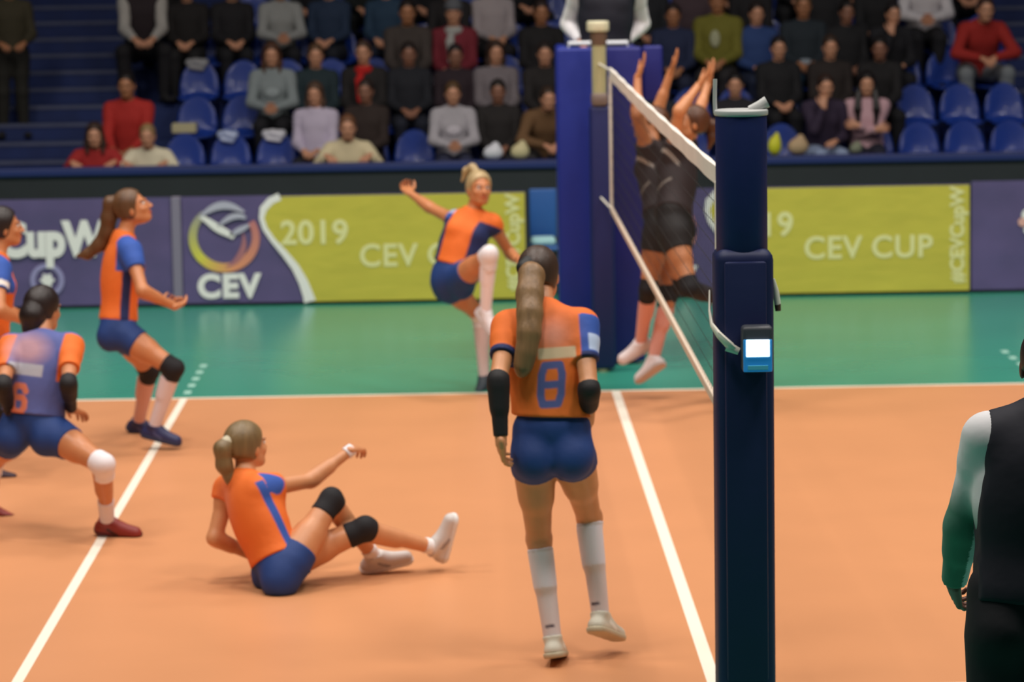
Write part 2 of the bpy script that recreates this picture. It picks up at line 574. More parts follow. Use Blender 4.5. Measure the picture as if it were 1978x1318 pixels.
def band(A, names, p0, p1, t, root, name, m, h=.006, extra=(), k=.03, tint=None):
    """garment tube around limb volumes between two planes p0 -> p1"""
    d = unit(p1-p0)
    cl = [(p0, -d), (p1, d)]
    P, F = surface(pick(A, names, t, cl)+[e for e in extra], h, k)
    return quads_mesh(name, P, F, root, m, tint)

def lerp(a, b, t): return a+(b-a)*t
# ---------------------------------------------------------------- hall structure
m_orange = mat('court_orange', (212, 147, 102), rough=.40, spec=.35, noise=.03, nscale=1.2)
m_green = mat('freezone_green', (58, 150, 126), rough=.26, spec=.6, noise=.04, nscale=1.0)
m_line = mat('court_line_white', (250, 240, 222), rough=.45)
m_linep = mat('extension_line_pale', (170, 215, 200), rough=.45)
m_wall = mat('parapet_grey', (38, 44, 48), rough=.7, noise=.06, nscale=3)
m_navy_deck = mat('stand_deck_navy', (26, 44, 96), rough=.75, noise=.15, nscale=4)
m_nosing = mat('step_nosing', (78, 84, 112), rough=.7, noise=.1, nscale=6)
m_rim = mat('rim_blue', (36, 52, 112), rough=.5)

def floor():
    dashes = []
    y = 9.20
    while y < 10.85:
        dashes.append((y, y+.15)); y += .35
    xs = sorted({-16, -9, -8.95, -3.025, -2.975, -.03, .03, 2.975, 3.025, 8.95, 9, 16})
    ys = sorted({-16, 0, .05, 8.95, 9, 18.0} | {round(v, 3) for d in dashes for v in d})
    verts = [(x, y, 0) for y in ys for x in xs]
    nx = len(xs)
    me = bpy.data.meshes.new('floor')
    fs = []; ms = []
    for j in range(len(ys)-1):
        for i in range(nx-1):
            fs.append((j*nx+i, j*nx+i+1, (j+1)*nx+i+1, (j+1)*nx+i))
            cx = (xs[i]+xs[i+1])/2; cy = (ys[j]+ys[j+1])/2
            k = 0
            if -9 < cx < 9 and 0 < cy < 9:
                k = 1
                if cy < .05 or cy > 8.95 or abs(cx) > 8.95 or abs(abs(cx)-3) < .02 or abs(cx) < .02: k = 2
            elif abs(abs(cx)-3) < .02 and any(a < cy < b for a, b in dashes): k = 3
            ms.append(k)
    me.from_pydata(verts, [], fs)
    for m in (m_green, m_orange, m_line, m_linep): me.materials.append(m)
    me.polygons.foreach_set('material_index', ms)
    tag(link_mesh('floor', me), kind='structure')
floor()

# front wall of the stands with its blue rim
MB().box((-14, 18.0, 0), (14, 18.14, .90)).build('wall_front', m_wall)['kind'] = 'structure'
MB().box((-14, 17.96, .90), (14, 18.2, .975), bevel=.012).build('trim_1', m_rim)['kind'] = 'structure'

DECK0, RISE, PITCHY, Y0 = .40, .335, .80, 19.4
def deck_z(k): return DECK0+RISE*k
for k in range(-1, 9):
    y0 = Y0-.45+PITCHY*k if k >= 0 else 18.14
    y1 = Y0-.45+PITCHY*(k+1)
    z = deck_z(max(k, 0)) if k >= 0 else DECK0
    MB().box((-14, y0, 0), (14, y1, z)).build('floor_terrace', m_navy_deck)['kind'] = 'structure'
    if k >= 1:
        for ax0, ax1 in ((-6.6, -4.55), (4.85, 6.9)):
            zz = z-RISE/2
            MB().box((ax0, y0-.36, z-RISE-.001), (ax1, y0+.001, zz)).build('floor_step', m_navy_deck)['kind'] = 'structure'
            for yy, zt in ((y0, z), (y0-.36, zz)):
                MB().box((ax0, yy-.012, zt-.035), (ax1, yy+.03, zt+.004)).build('trim_2' if zt == z else 'trim_3', m_nosing)['kind'] = 'structure'
MB().box((-14, Y0-.45+PITCHY*9, 0), (14, Y0-.2+PITCHY*9, 9.0)).build('wall_back', mat('back_wall_dark', (22, 26, 36), rough=.8))['kind'] = 'structure'

# ---------------------------------------------------------------- stand seats
m_seat = mat('seat_plastic_blue', (44, 84, 196), rough=.28, spec=.6, coat=.3)
m_steel = mat('seat_bracket_steel', (60, 62, 70), rough=.4, metal=.8)
def seat_shell():
    prof = [(-.215, .385), (-.20, .405), (-.12, .412), (0, .405), (.10, .402), (.155, .43), (.180, .50), (.195, .58), (.208, .66), (.218, .73), (.226, .785), (.229, .80)]
    nu = 15
    V = []; Fc = []
    n = len(prof)
    for j, (y, z) in enumerate(prof):
        t = j/(n-1)
        for i in range(nu):
            u = -1+2*i/(nu-1)
            hw = .212
            if j <= 1: hw = .212-.03*(1-j)
            if t > .5:
                hw = .212
            x = u*hw
            zz, yy = z, y
            if j >= 6:                      # rounded back: height follows an arch across the width
                arch = max(0.0, 1-abs(u)**2.0)
                zz = .43+(z-.43)*(.30+.70*arch**.62)
                yy = y-.045*abs(u)**2
            elif j <= 4:
                zz = z+.022*abs(u)**3
            V.append((x, yy, zz))
    for j in range(n-1):
        for i in range(nu-1):
            a = j*nu+i
            Fc.append((a, a+1, a+1+nu, a+nu))
    bm = bmesh.new()
    vs = [bm.verts.new(v) for v in V]
    for f in Fc: bm.faces.new([vs[q] for q in f])
    bmesh.ops.solidify(bm, geom=bm.faces[:], thickness=.014)
    bmesh.ops.recalc_face_normals(bm, faces=bm.faces[:])
    me = bpy.data.meshes.new('seat_shell')
    bm.to_mesh(me); bm.free()
    me.polygons.foreach_set('use_smooth', [True]*len(me.polygons))
    me.materials.append(m_seat)
    return me
shell_me = seat_shell()
def bracket_mesh():
    b = MB()
    b.box((-.03, -.10, 0), (.03, .10, .012)); b.box((-.022, -.02, .01), (.022, .02, .39)); b.box((-.15, -.12, .375), (.15, .12, .395))
    me = bpy.data.meshes.new('bracket'); b.bm.to_mesh(me); b.bm.free(); me.materials.append(m_steel)
    return me
bracket_me = bracket_mesh()
ROWN = ['front row', 'second row', 'third row', 'fourth row', 'fifth row']
ORD = ['first', 'second', 'third', 'fourth', 'fifth', 'sixth', 'seventh', 'eighth', 'ninth', 'tenth', 'eleventh', 'twelfth', 'thirteenth', 'fourteenth', 'fifteenth', 'sixteenth', 'seventeenth', 'eighteenth', 'nineteenth', 'twentieth']
def seat_x(i, row): return 3.64-.466*i+(-.04, .03, 0, .05, .02)[row]
for row in range(5):
    for i in range(-2, 17 if row else 18):
        if row == 4 and i in (-2, 16): continue
        sx = seat_x(i, row)
        if row == 0 and -.45 < sx < .05: continue
        r = empty('stand_seat', (sx, Y0+PITCHY*row, deck_z(row)))
        for nm, me in (('seat_shell', shell_me), ('bracket', bracket_me)):
            o = bpy.data.objects.new(nm, me); COL.objects.link(o); o.parent = r
        tag(r, 'blue plastic shell seat in the %s of the stands, %s from the right-hand aisle' % (ROWN[row], ORD[i+2]), 'seat', 'blue shell seats in the %s' % ROWN[row])

# ---------------------------------------------------------------- advertising banners
m_purple = mat('banner_purple', (90, 80, 124), rough=.45, noise=.10, nscale=2.0, bump=.25, bscale=5)
m_yellow = mat('banner_yellow_green', (196, 186, 72), rough=.42, noise=.05, nscale=2.0, bump=.35, bscale=4, stretch=(1, 1, 2.5))
m_white = mat('print_white', (235, 235, 232), rough=.5)
m_cream = mat('print_pale_yellow', (226, 224, 160), rough=.5)
m_lilac = mat('print_lilac', (150, 146, 190), rough=.5)
m_greybar = mat('joint_grey', (128, 122, 142), rough=.5)
m_frame = mat('banner_frame_dark', (30, 34, 40), rough=.6)
BY, BH = 14.55, .955
def plate(name, poly, y, m, parent, th=.002):
    """flat printed shape from an outline in x, z"""
    bm = bmesh.new()
    vs = [bm.verts.new((x, y, z)) for x, z in poly]
    f = bm.faces.new(vs)
    r = bmesh.ops.extrude_face_region(bm, geom=[f])
    for v in r['geom']:
        if isinstance(v, bmesh.types.BMVert): v.co.y += th
    bmesh.ops.recalc_face_normals(bm, faces=bm.faces[:])
    off = world_loc(parent)
    for v in bm.verts: v.co -= off
    me = bpy.data.meshes.new(name)
    bm.to_mesh(me); bm.free()
    return link_mesh(name, me, parent, m)

def ribbon(name, pts, y, m, parent, tint=None):
    """pts: (x, z, halfwidth)"""
    L = []; Rr = []
    for i, (x, z, w) in enumerate(pts):
        a = pts[max(i-1, 0)]; b = pts[min(i+1, len(pts)-1)]
        d = Vector((b[0]-a[0], b[1]-a[1])).normalized()
        n = Vector((-d.y, d.x))
        L.append((x+n.x*w, z+n.y*w)); Rr.append((x-n.x*w, z-n.y*w))
    off = world_loc(parent)
    me = bpy.data.meshes.new(name)
    vs = [Vector((p[0], yy, p[1]))-off for yy in (y, y+.0015) for p in L+Rr]
    n = len(pts); fs = []
    for i in range(n-1):
        fs.append((i, i+1, n+i+1, n+i)); fs.append((2*n+i, 3*n+i, 3*n+i+1, 2*n+i+1))
        fs.append((i, 2*n+i, 2*n+i+1, i+1)); fs.append((n+i, n+i+1, 3*n+i+1, 3*n+i))
    me.from_pydata(vs, [], fs)
    if tint:
        a = me.color_attributes.new('tint', 'FLOAT_COLOR', 'POINT')
        for k in range(4*n):
            i = k % n
            a.data[k].color = tuple(lin(tint(i/(n-1))))+(1,)
    return link_mesh(name, me, parent, m)

def text(s, x, z, y, size, m, parent, name='lettering', rot=0.0, sx=1.0, bold=.0, spacing=1.0, ext=.0015):
    c = bpy.data.curves.new('lettering', 'FONT')
    c.body = s; c.size = size; c.extrude = ext; c.offset = bold; c.space_character = spacing
    c.resolution_u = 6
    o = bpy.data.objects.new('lettering_tmp', c)
    COL.objects.link(o)
    bpy.context.view_layer.update()
    me = bpy.data.meshes.new_from_object(o.evaluated_get(bpy.context.evaluated_depsgraph_get()))
    bpy.data.objects.remove(o)
    M = Matrix.Translation(Vector((x, y, z))-world_loc(parent)) @ Matrix.Rotation(rot, 4, 'Y') @ Matrix.Rotation(math.pi/2, 4, 'X') @ Matrix.Diagonal((sx, 1, 1, 1))
    me.transform(M)
    me.materials.clear()
    return link_mesh(name, me, parent, m)

def banner_sheet(x0, x1, name, m, parent, z0=.03, z1=BH, y=BY, bulge=.012, seed=0):
    nx, nz = 50, 14
    rr = random.Random(seed)
    ph = [rr.uniform(0, 6) for _ in range(4)]
    V = []; Fs = []
    off = world_loc(parent)
    for j in range(nz+1):
        for i in range(nx+1):
            u = i/nx; v = j/nz
            x = x0+(x1-x0)*u; z = z0+(z1-z0)*v
            w = .004*math.sin(x*3.1+z*5+ph[0])+.003*math.sin(x*7.3-z*9+ph[1])+.002*math.sin(z*22+x*2+ph[2])
            V.append(Vector((x, y+.006-abs(bulge)*.0+w, z))-off)
    for j in range(nz):
        for i in range(nx):
            a = j*(nx+1)+i; Fs.append((a, a+1, a+nx+2, a+nx+1))
    me = bpy.data.meshes.new(name); me.from_pydata(V, [], Fs)
    me.polygons.foreach_set('use_smooth', [True]*len(me.polygons))
    return link_mesh(name, me, parent, m)

def banner_root(x0, x1, label):
    r = empty('advertising_banner', ((x0+x1)/2, BY, 0))
    tag(r, label, 'banner', 'advertising banners along the far side of the court')
    MB().box((x0, BY+.03, 0), (x1, BY+.10, BH-.01), bevel=.004).build('backing_board', m_frame, r)
    MB().box((x0+.2, BY+.05, 0), (x0+.26, BY+.42, .03)).box((x0+.2, BY+.09, 0), (x0+.25, BY+.13, .7)).build('foot_stand', m_frame, r)
    MB().box((x1-.26, BY+.05, 0), (x1-.2, BY+.42, .03)).box((x1-.25, BY+.09, 0), (x1-.2, BY+.13, .7)).build('foot_stand', m_frame, r)
    return r

def cev_banner(x0, x1, full_logo, label, seed):
    r = banner_root(x0, x1, label)
    banner_sheet(x0, x1, 'purple_sheet', m_purple, r, seed=seed)
    W = x1-x0
    e = x1
    # left edge of the yellow field: curved wave, measured from the right end of the banner
    wave = [(-2.10, .945), (-2.18, .91), (-2.245, .84), (-2.262, .76), (-2.235, .67), (-2.17, .57), (-2.07, .45), (-1.98, .33), (-1.915, .20), (-1.875, .08), (-1.862, .03)]
    poly = [(e+a, z) for a, z in wave]+[(e-.004, .03), (e-.004, .945)]
    plate('yellow_field', poly, BY-.006, m_yellow, r, th=.004)
    pts = []
    for i, (a, z) in enumerate(wave):
        pts.append((e+a-.012, z, .022+.030*max(0, (i-5)/5)+.010*(i < 3)))
    ribbon('white_wave', pts, BY-.009, m_white, r)
    text('2019', e-2.115, .535, BY-.009, .285, m_cream, r, sx=1.0, bold=.007, spacing=1.04)
    text('CEV', e-1.44, .33, BY-.009, .27, m_cream, r, sx=.98, bold=.006, spacing=1.08)
    text('CUP', e-.855, .33, BY-.009, .27, m_cream, r, sx=.98, bold=.006, spacing=1.08)
    text('#CEVCupW', e-.055, .10, BY-.009, .165, m_cream, r, rot=-math.pi/2, sx=.98, bold=.006)
    if full_logo:
        cx, cz, R = x0+.365, .600, .272
        seg = []
        for i in range(41):
            a = math.radians(128+i*(262/40))
            seg.append((cx+R*math.cos(a), cz+R*math.sin(a)*.97, .030+.010*math.sin(i/40*math.pi)))
        def grad(t):
            a, b, c_ = (150, 150, 150), (212, 208, 80), (226, 150, 110)
            d = (190, 120, 120)
            if t < .35: k = t/.35; return tuple(a[j]+(b[j]-a[j])*k for j in range(3))
            if t < .6: k = (t-.35)/.25; return tuple(b[j]+(c_[j]-b[j])*k for j in range(3))
            k = (t-.6)/.4; return tuple(c_[j]+(d[j]-c_[j])*k for j in range(3))
        ribbon('emblem_ring', seg, BY-.009, mat('emblem_tint', (200, 180, 120), rough=.5, attr=True), r, grad)
        ribbon('emblem_inner_arc', [(cx+.02+.24*math.cos(a)-.09, cz-.03+.24*math.sin(a), .004+.024*math.sin((a+1.25)/1.5*math.pi)) for a in [(-1.25+i*.1) for i in range(16)]], BY-.010, mat('emblem_rose', (170, 112, 118), rough=.5), r)
        sw1 = [(cx-.20+i*.042, cz+.19+.075*math.sin(i/9*math.pi)+i*.003, .006+.028*math.sin((i+.5)/10*math.pi)) for i in range(10)]
        sw2 = [(cx-.205+i*.032, cz+.185-i*.021+.004*math.sin(i), .008+.026*math.sin((i+.6)/11*math.pi)) for i in range(10)]
        sw3 = [(cx-.05+i*.030, cz+.10+.085*math.sin(i/9*math.pi*.8), .004+.022*math.sin((i+.5)/10*math.pi)) for i in range(9)]
        sw4 = [(cx+.05+i*.024, cz+.02+i*.012, .006+.020*math.sin((i+.5)/8*math.pi)) for i in range(8)]
        for sw in (sw1, sw2, sw3, sw4):
            ribbon('emblem_swoosh', sw, BY-.011, m_white if sw is sw2 else mat('print_silver', (178, 178, 196), rough=.5), r)
        text('CEV', x0+.125, .085, BY-.009, .275, m_white, r, sx=1.0, bold=.014, spacing=1.12)
    return r
cev_banner(-3.47, -.506, True, 'purple and yellow-green 2019 CEV CUP banner behind the leaping player, ring emblem at left', 1)
cev_banner(.30, 3.338, True, 'yellow-green and purple 2019 CEV CUP banner to the right of the near post', 2)
# left purple banner
r = banner_root(-6.53, -3.56, 'purple banner with white CupW lettering at the left edge behind the players')
banner_sheet(-6.53, -3.56, 'purple_sheet', m_purple, r, seed=3)
text('#CEV', -5.98, .545, BY-.009, .40, m_white, r, sx=.95, bold=.016)
text('CupW', -5.04, .475, BY-.009, .40, m_white, r, sx=.82, bold=.022, spacing=1.0)
cx, cz = -4.64, .255
ribbon('badge_ring', [(cx+.125*math.cos(a), cz+.125*math.sin(a), .022) for a in [i*math.pi/20 for i in range(41)]], BY-.009, m_lilac, r)
plate('badge_star', [(cx+(.068 if i % 2 == 0 else .045)*math.cos(i*math.pi/6), cz+(.068 if i % 2 == 0 else .045)*math.sin(i*math.pi/6)) for i in range(12)], BY-.009, m_white, r)
j = MB().box((-3.555, BY-.02, .0), (-3.475, BY+.09, BH), bevel=.006).build('banner_joint_post', m_greybar)
tag(j, 'grey upright strip joining the two left purple banners', 'post')
# right purple banner
r = banner_root(3.352, 6.33, 'plain purple banner at the right edge with a small white and pink emblem')
banner_sheet(3.352, 6.33, 'purple_sheet', m_purple, r, seed=4, z1=.975)
cx, cz = 3.84, .615
for i, (dx, dz, rr_, mm) in enumerate(((0, .06, .055, m_white), (-.045, .0, .040, mat('print_pink', (222, 170, 160), rough=.5)), (.05, .0, .05, mat('print_pink2', (200, 140, 130), rough=.5)), (.0, -.07, .035, m_white), (.075, .07, .05, m_white), (.09, -.05, .04, m_white))):
    plate('emblem_petal', [(cx+dx+rr_*math.cos(a*math.pi/6), cz+dz+rr_*math.sin(a*math.pi/6)) for a in range(12)], BY-.009-.001*i, mm, r)

# ---------------------------------------------------------------- net, posts, referee stand
m_padn = mat('pad_navy_near', (16, 32, 86), rough=.5, spec=.4, bump=.12, bscale=9)
m_padn2 = mat('pad_navy_lower', (17, 30, 74), rough=.55, spec=.4, bump=.15, bscale=7)
m_padb = mat('pad_blue', (26, 42, 134), rough=.5, spec=.4, noise=.05, nscale=3, bump=.2, bscale=5)
m_padb_shaded = mat('pad_blue_shaded', (28, 32, 112), rough=.5, spec=.4, noise=.05, nscale=3, bump=.2, bscale=5)  # darker pad blue, shadow on the stand's right-hand part put into the colour
m_strap = mat('strap_white', (232, 226, 212), rough=.6)
m_cap = mat('cap_grey', (190, 192, 190), rough=.45)
m_postm = mat('post_painted', (178, 172, 130), rough=.4)
m_black = mat('rubber_black', (16, 16, 18), rough=.6)
NX = .036
r = empty('net_post', (NX, -1.0, 0))
tag(r, 'tall near net post wrapped in dark navy padding, right of centre in the foreground', 'post', 'net posts')
MB().cyl((NX, -1.0), .05, 0, 2.50, 24).build('steel_pole', mat('pole_steel', (150, 152, 156), rough=.3, metal=.9), r, True)
MB().cyl((NX, -1.0), .16, 0, .03, 28, bevel=.008).build('floor_plate', m_black, r, True)
b = MB(); b.box((NX-.112, -1.112, .03), (NX+.112, -.888, 1.975), bevel=.045, seg=4).build('lower_pad', m_padn2, r, True)
b = MB(); b.cyl((NX-.002, -1.0), .099, 1.95, 2.488, 32, bevel=.01).build('upper_pad', m_padn, r, True)
b = MB(); b.box((NX-.08, -1.135, .3), (NX+.08, -1.108, 1.93), bevel=.01)
b.build('pad_closure', m_padn2, r, True)
b = MB(); b.cyl((NX-.002, -1.0), .104, 2.480, 2.503, 32, bevel=.006)
b.build('top_rim', m_cap, r, True)
b = MB(); b.tube([(NX-.100, -1.0, 2.49), (NX-.102, -1.0, 2.54), (NX-.100, -1.0, 2.62)], .008)
b.build('cable_hook', m_cap, r, True)
b = MB(); b.tube([(NX+.03, -1.0, 2.50), (NX+.068, -1.0, 2.515), (NX+.098, -1.0, 2.53)], [.016, .020, .024])
b.build('pulley', m_cap, r, True)
# white strap knotted round the post
b = MB()
pts = [(NX+.119*math.cos(a), -1.0+.124*math.sin(a), 1.63+.03*math.cos(a)+(.075 if math.cos(a) > .3 else 0)*0) for a in [math.radians(d) for d in range(-175, -215, -10)]]
b.tube([(NX-.122, -.93, 1.80), (NX-.128, -1.0, 1.73), (NX-.126, -1.09, 1.685), (NX-.105, -1.15, 1.655), (NX-.062, -1.165, 1.612), (NX-.045, -1.165, 1.600)], [.006, .009, .013, .018, .022, .012], 10, flat=.6)
b.tube([(NX-.075, -1.16, 1.612), (NX-.030, -1.168, 1.592)], [.020, .014], 10, flat=.7)
st = b.build('tension_strap', m_strap, r, True)
b = MB(); b.tube([(NX+.118, -1.0, 1.85), (NX+.128, -1.0, 1.80), (NX+.134, -1.0, 1.75)], [.006, .012, .013], 10)
b.build('strap_loop', m_strap, r, True)
b = MB(); b.tube([(NX+.134, -1.0, 1.752), (NX+.136, -1.0, 1.725)], [.013, .011], 10)
b.build('strap_end', mat('strap_tip_brown', (96, 62, 48), rough=.6), r, True)
# small lit unit clipped to the front of the post
dz0, dx0, dx1 = 1.515, NX-.022, NX+.096
r = empty('electronic_unit', ((dx0+dx1)/2, -1.14, dz0))
tag(r, 'small electronic box with a glowing pale screen strapped to the near net post', 'device')
MB().box((dx0, -1.215, dz0), (dx1, -1.137, dz0+.178), bevel=.016, seg=3).build('casing', mat('unit_grey', (62, 66, 74), rough=.45), r, True)
MB().box((dx0+.004, -1.221, dz0+.004), (dx1-.004, -1.211, dz0+.128), bevel=.004).build('blue_face', mat('unit_blue', (44, 130, 190), rough=.35, emit=(30, 120, 190), estr=.35), r)
MB().box((dx0+.014, -1.226, dz0+.062), (dx1-.014, -1.219, dz0+.128), bevel=.003).build('screen', mat('unit_screen', (235, 250, 255), rough=.3, emit=(215, 245, 255), estr=1.6), r)
MB().box((dx0+.02, -1.226, dz0+.012), (dx1-.02, -1.220, dz0+.030), bevel=.002).build('button_strip', mat('unit_cyan', (90, 190, 225), rough=.3), r)

# far post
FX = -.045
r = empty('net_post', (FX, 10.0, 0))
tag(r, 'far net post with cream painted top and pale cap in front of the referee stand', 'post', 'net posts')
MB().cyl((FX, 10.0), .052, 0, 2.47, 24).build('steel_pole', m_postm, r, True)
MB().box((FX-.075, 9.93, .02), (FX+.095, 10.09, 1.93), bevel=.03, seg=3).build('lower_pad', mat('pad_dark_far', (18, 26, 86), rough=.55), r, True)
MB().cyl((FX, 10.0), .055, 2.36, 2.47, 24, r2=.062, bevel=.006).build('neck_collar', mat('collar_brown', (112, 88, 72), rough=.5), r, True)
MB().cyl((FX-.005, 10.0), .080, 2.46, 2.535, 28, bevel=.012).build('top_cap', mat('cap_cream', (220, 216, 184), rough=.45), r, True)
MB().box((FX-.06, 9.92, 1.93), (FX+.06, 10.06, 2.02), bevel=.02).build('tension_bracket', mat('bracket_brownish', (120, 104, 96), rough=.5), r, True)

# net: bands, cords, ropes
NEAR, FAR = -.25, 9.25
def ntop(y): return 2.232-.012*math.sin((y-NEAR)/(FAR-NEAR)*math.pi)
r = empty('volleyball_net', (0, 4.5, 1.24))
tag(r, 'volleyball net with white top band seen almost edge-on, running away from the near post', 'net')
b = MB()
ys = [NEAR+(FAR-NEAR)*i/60 for i in range(61)]
for i in range(60):
    y0, y1 = ys[i], ys[i+1]
    w0, w1 = (.010+.003*math.sin(y*6) for y in (y0, y1))
    t0, t1 = ntop(y0), ntop(y1)
    P = [(-w0, y0, t0), (w0, y0, t0), (w0*.8, y0, t0-.075), (-w0*.8, y0, t0-.075)]
    Q = [(-w1, y1, t1), (w1, y1, t1), (w1*.8, y1, t1-.075), (-w1*.8, y1, t1-.075)]
    for k in range(4):
        b.quad(P[k], P[(k+1) % 4], Q[(k+1) % 4], Q[k])
bmesh.ops.remove_doubles(b.bm, verts=b.bm.verts[:], dist=1e-5)
b.build('top_band', mat('net_band_white', (236, 230, 220), rough=.6, noise=.05, nscale=3), r, True)
for p0, p1 in (((NX, -.885, 2.20), (0, NEAR, 2.215)), ((0, FAR, 2.215), (FX, 9.945, 2.23)), ((NX, -.885, 1.30), (0, NEAR, 1.245)), ((0, FAR, 1.245), (FX, 9.925, 1.27))):
    b = MB(); b.tube([p0, p1], .007)
    b.build('tension_rope', m_strap, r, True)
b = MB()
b.box((-.010, FAR-.03, 1.24), (.010, FAR+.02, 2.17), bevel=.004); b.build('far_side_band', m_strap, r)
b = MB(); b.box((-.010, NEAR-.02, 1.24), (.010, NEAR+.03, 2.17), bevel=.004); b.build('near_side_band', m_strap, r)
b = MB(); b.box((-.011, NEAR, 1.225), (.011, FAR, 1.262), bevel=.004); b.build('bottom_band', mat('net_bottom_band', (214, 196, 176), rough=.6), r)
b = MB()
for k in range(1, 10):
    z = 1.26+.0905*k
    b.box((-.0009, NEAR, z-.0009), (.0009, FAR, z+.0009))
n = 95
for i in range(1, n):
    y = NEAR+(FAR-NEAR)*i/n
    b.box((-.0009, y-.0009, 1.26), (.0009, y+.0009, ntop(y)-.07))
b.build('net_cords', mat('cord_black', (14, 14, 16), rough=.7), r, recalc=False)

# referee stand
SX0, SX1, SY = -.345, .285, 10.32
r = empty('referee_stand', ((SX0+SX1)/2, 10.8, 0))
tag(r, 'tall referee stand wrapped in bright blue padding behind the far net post', 'stand')
MB().box((SX0, SY, .06), (SX0+.36, SY+.09, 2.335), bevel=.025, seg=3).build('front_pad', m_padb, r, True)
MB().box((SX0+.365, SY, .02), (SX1, SY+.09, 2.335), bevel=.025, seg=3).build('front_pad', m_padb_shaded, r, True)
MB().box((SX0+.02, SY+.095, .05), (SX0+.10, SY+1.0, 2.33), bevel=.025, seg=3).build('side_pad', m_padb, r, True)
MB().box((SX1-.10, SY+.095, .05), (SX1-.02, SY+1.0, 2.33), bevel=.025, seg=3).build('side_pad', m_padb_shaded, r, True)
MB().box((SX1+.004, SY+.02, 1.93), (SX1+.15, SY+.10, 2.34), bevel=.02, seg=3).build('top_pad', m_padb_shaded, r, True)
b = MB(); b.box((SX0+.08, SY+.1, 1.28), (SX1-.08, SY+.98, 1.32), bevel=.008); b.build('platform', mat('platform_grey', (90, 92, 98), rough=.5), r)
b = MB()
for x in (SX0+.12, SX1-.12):
    for y in (SY+.14, SY+.94):
        b.tube([(x, y, 0), (x, y, 2.25)], .02)
b.build('frame', mat('stand_frame_steel', (120, 122, 128), rough=.4, metal=.7), r, True)
b = MB()
for k in range(5):
    b.tube([(SX0+.14, SY+1.02+.02*k*0, .25+.25*k), (SX1-.14, SY+1.02, .25+.25*k)], .014)
b.tube([(SX0+.14, SY+1.02, 0), (SX0+.14, SY+1.02, 1.4)], .018); b.tube([(SX1-.14, SY+1.02, 0), (SX1-.14, SY+1.02, 1.4)], .018)
b.build('ladder', mat('stand_frame_steel', (120, 122, 128)), r, True)
b = MB(); b.tube([(SX0+.1, SY+.15, 2.25), (SX0+.1, SY+.15, 2.36), (SX1-.1, SY+.15, 2.36), (SX1-.1, SY+.15, 2.25)], .018)
b.build('hand_rail', mat('rail_white', (220, 222, 226), rough=.4), r, True)

# blue chair in the gap between the banners, left of the referee stand
r = empty('plastic_chair', (-.37, 14.9, 0))
tag(r, 'blue plastic chair in the gap between banners just left of the referee stand', 'chair')
m_ch = mat('chair_blue', (44, 92, 160), rough=.4)
def cl(a, ax, m=None): return a
b = MB(); b.box((-.47, 15.10, .46), (-.29, 15.13, .90), bevel=.05, seg=3) if False else b.box((-.46, 15.08, .50), (-.22, 15.11, .93), bevel=.012, seg=3)
b.build('backrest', m_ch, r, True)
b = MB(); b.box((-.47, 14.68, .42), (-.20, 15.08, .455), bevel=.015, seg=3); b.build('seat', m_ch, r, True)
for x in (-.45, -.22):
    for y in (14.71, 15.07):
        b = MB(); b.tube([(x, y, 0), (x, y, .43)], .014); b.build('leg', m_steel, r, True)
        if y > 15: 
            b = MB(); b.tube([(x, y+.03, .40), (x, y+.035, .86)], .012); b.build('back_post', m_steel, r, True)
b = MB(); b.box((-.46, 14.74, .457), (-.24, 14.95, .53), bevel=.03, seg=3)
t_ = b.build('folded_towel', mat('towel_pale_teal', (170, 215, 218), rough=.85, bump=.4, bscale=30), None, True)
tag(t_, 'pale teal folded towel on the blue plastic chair', 'towel')
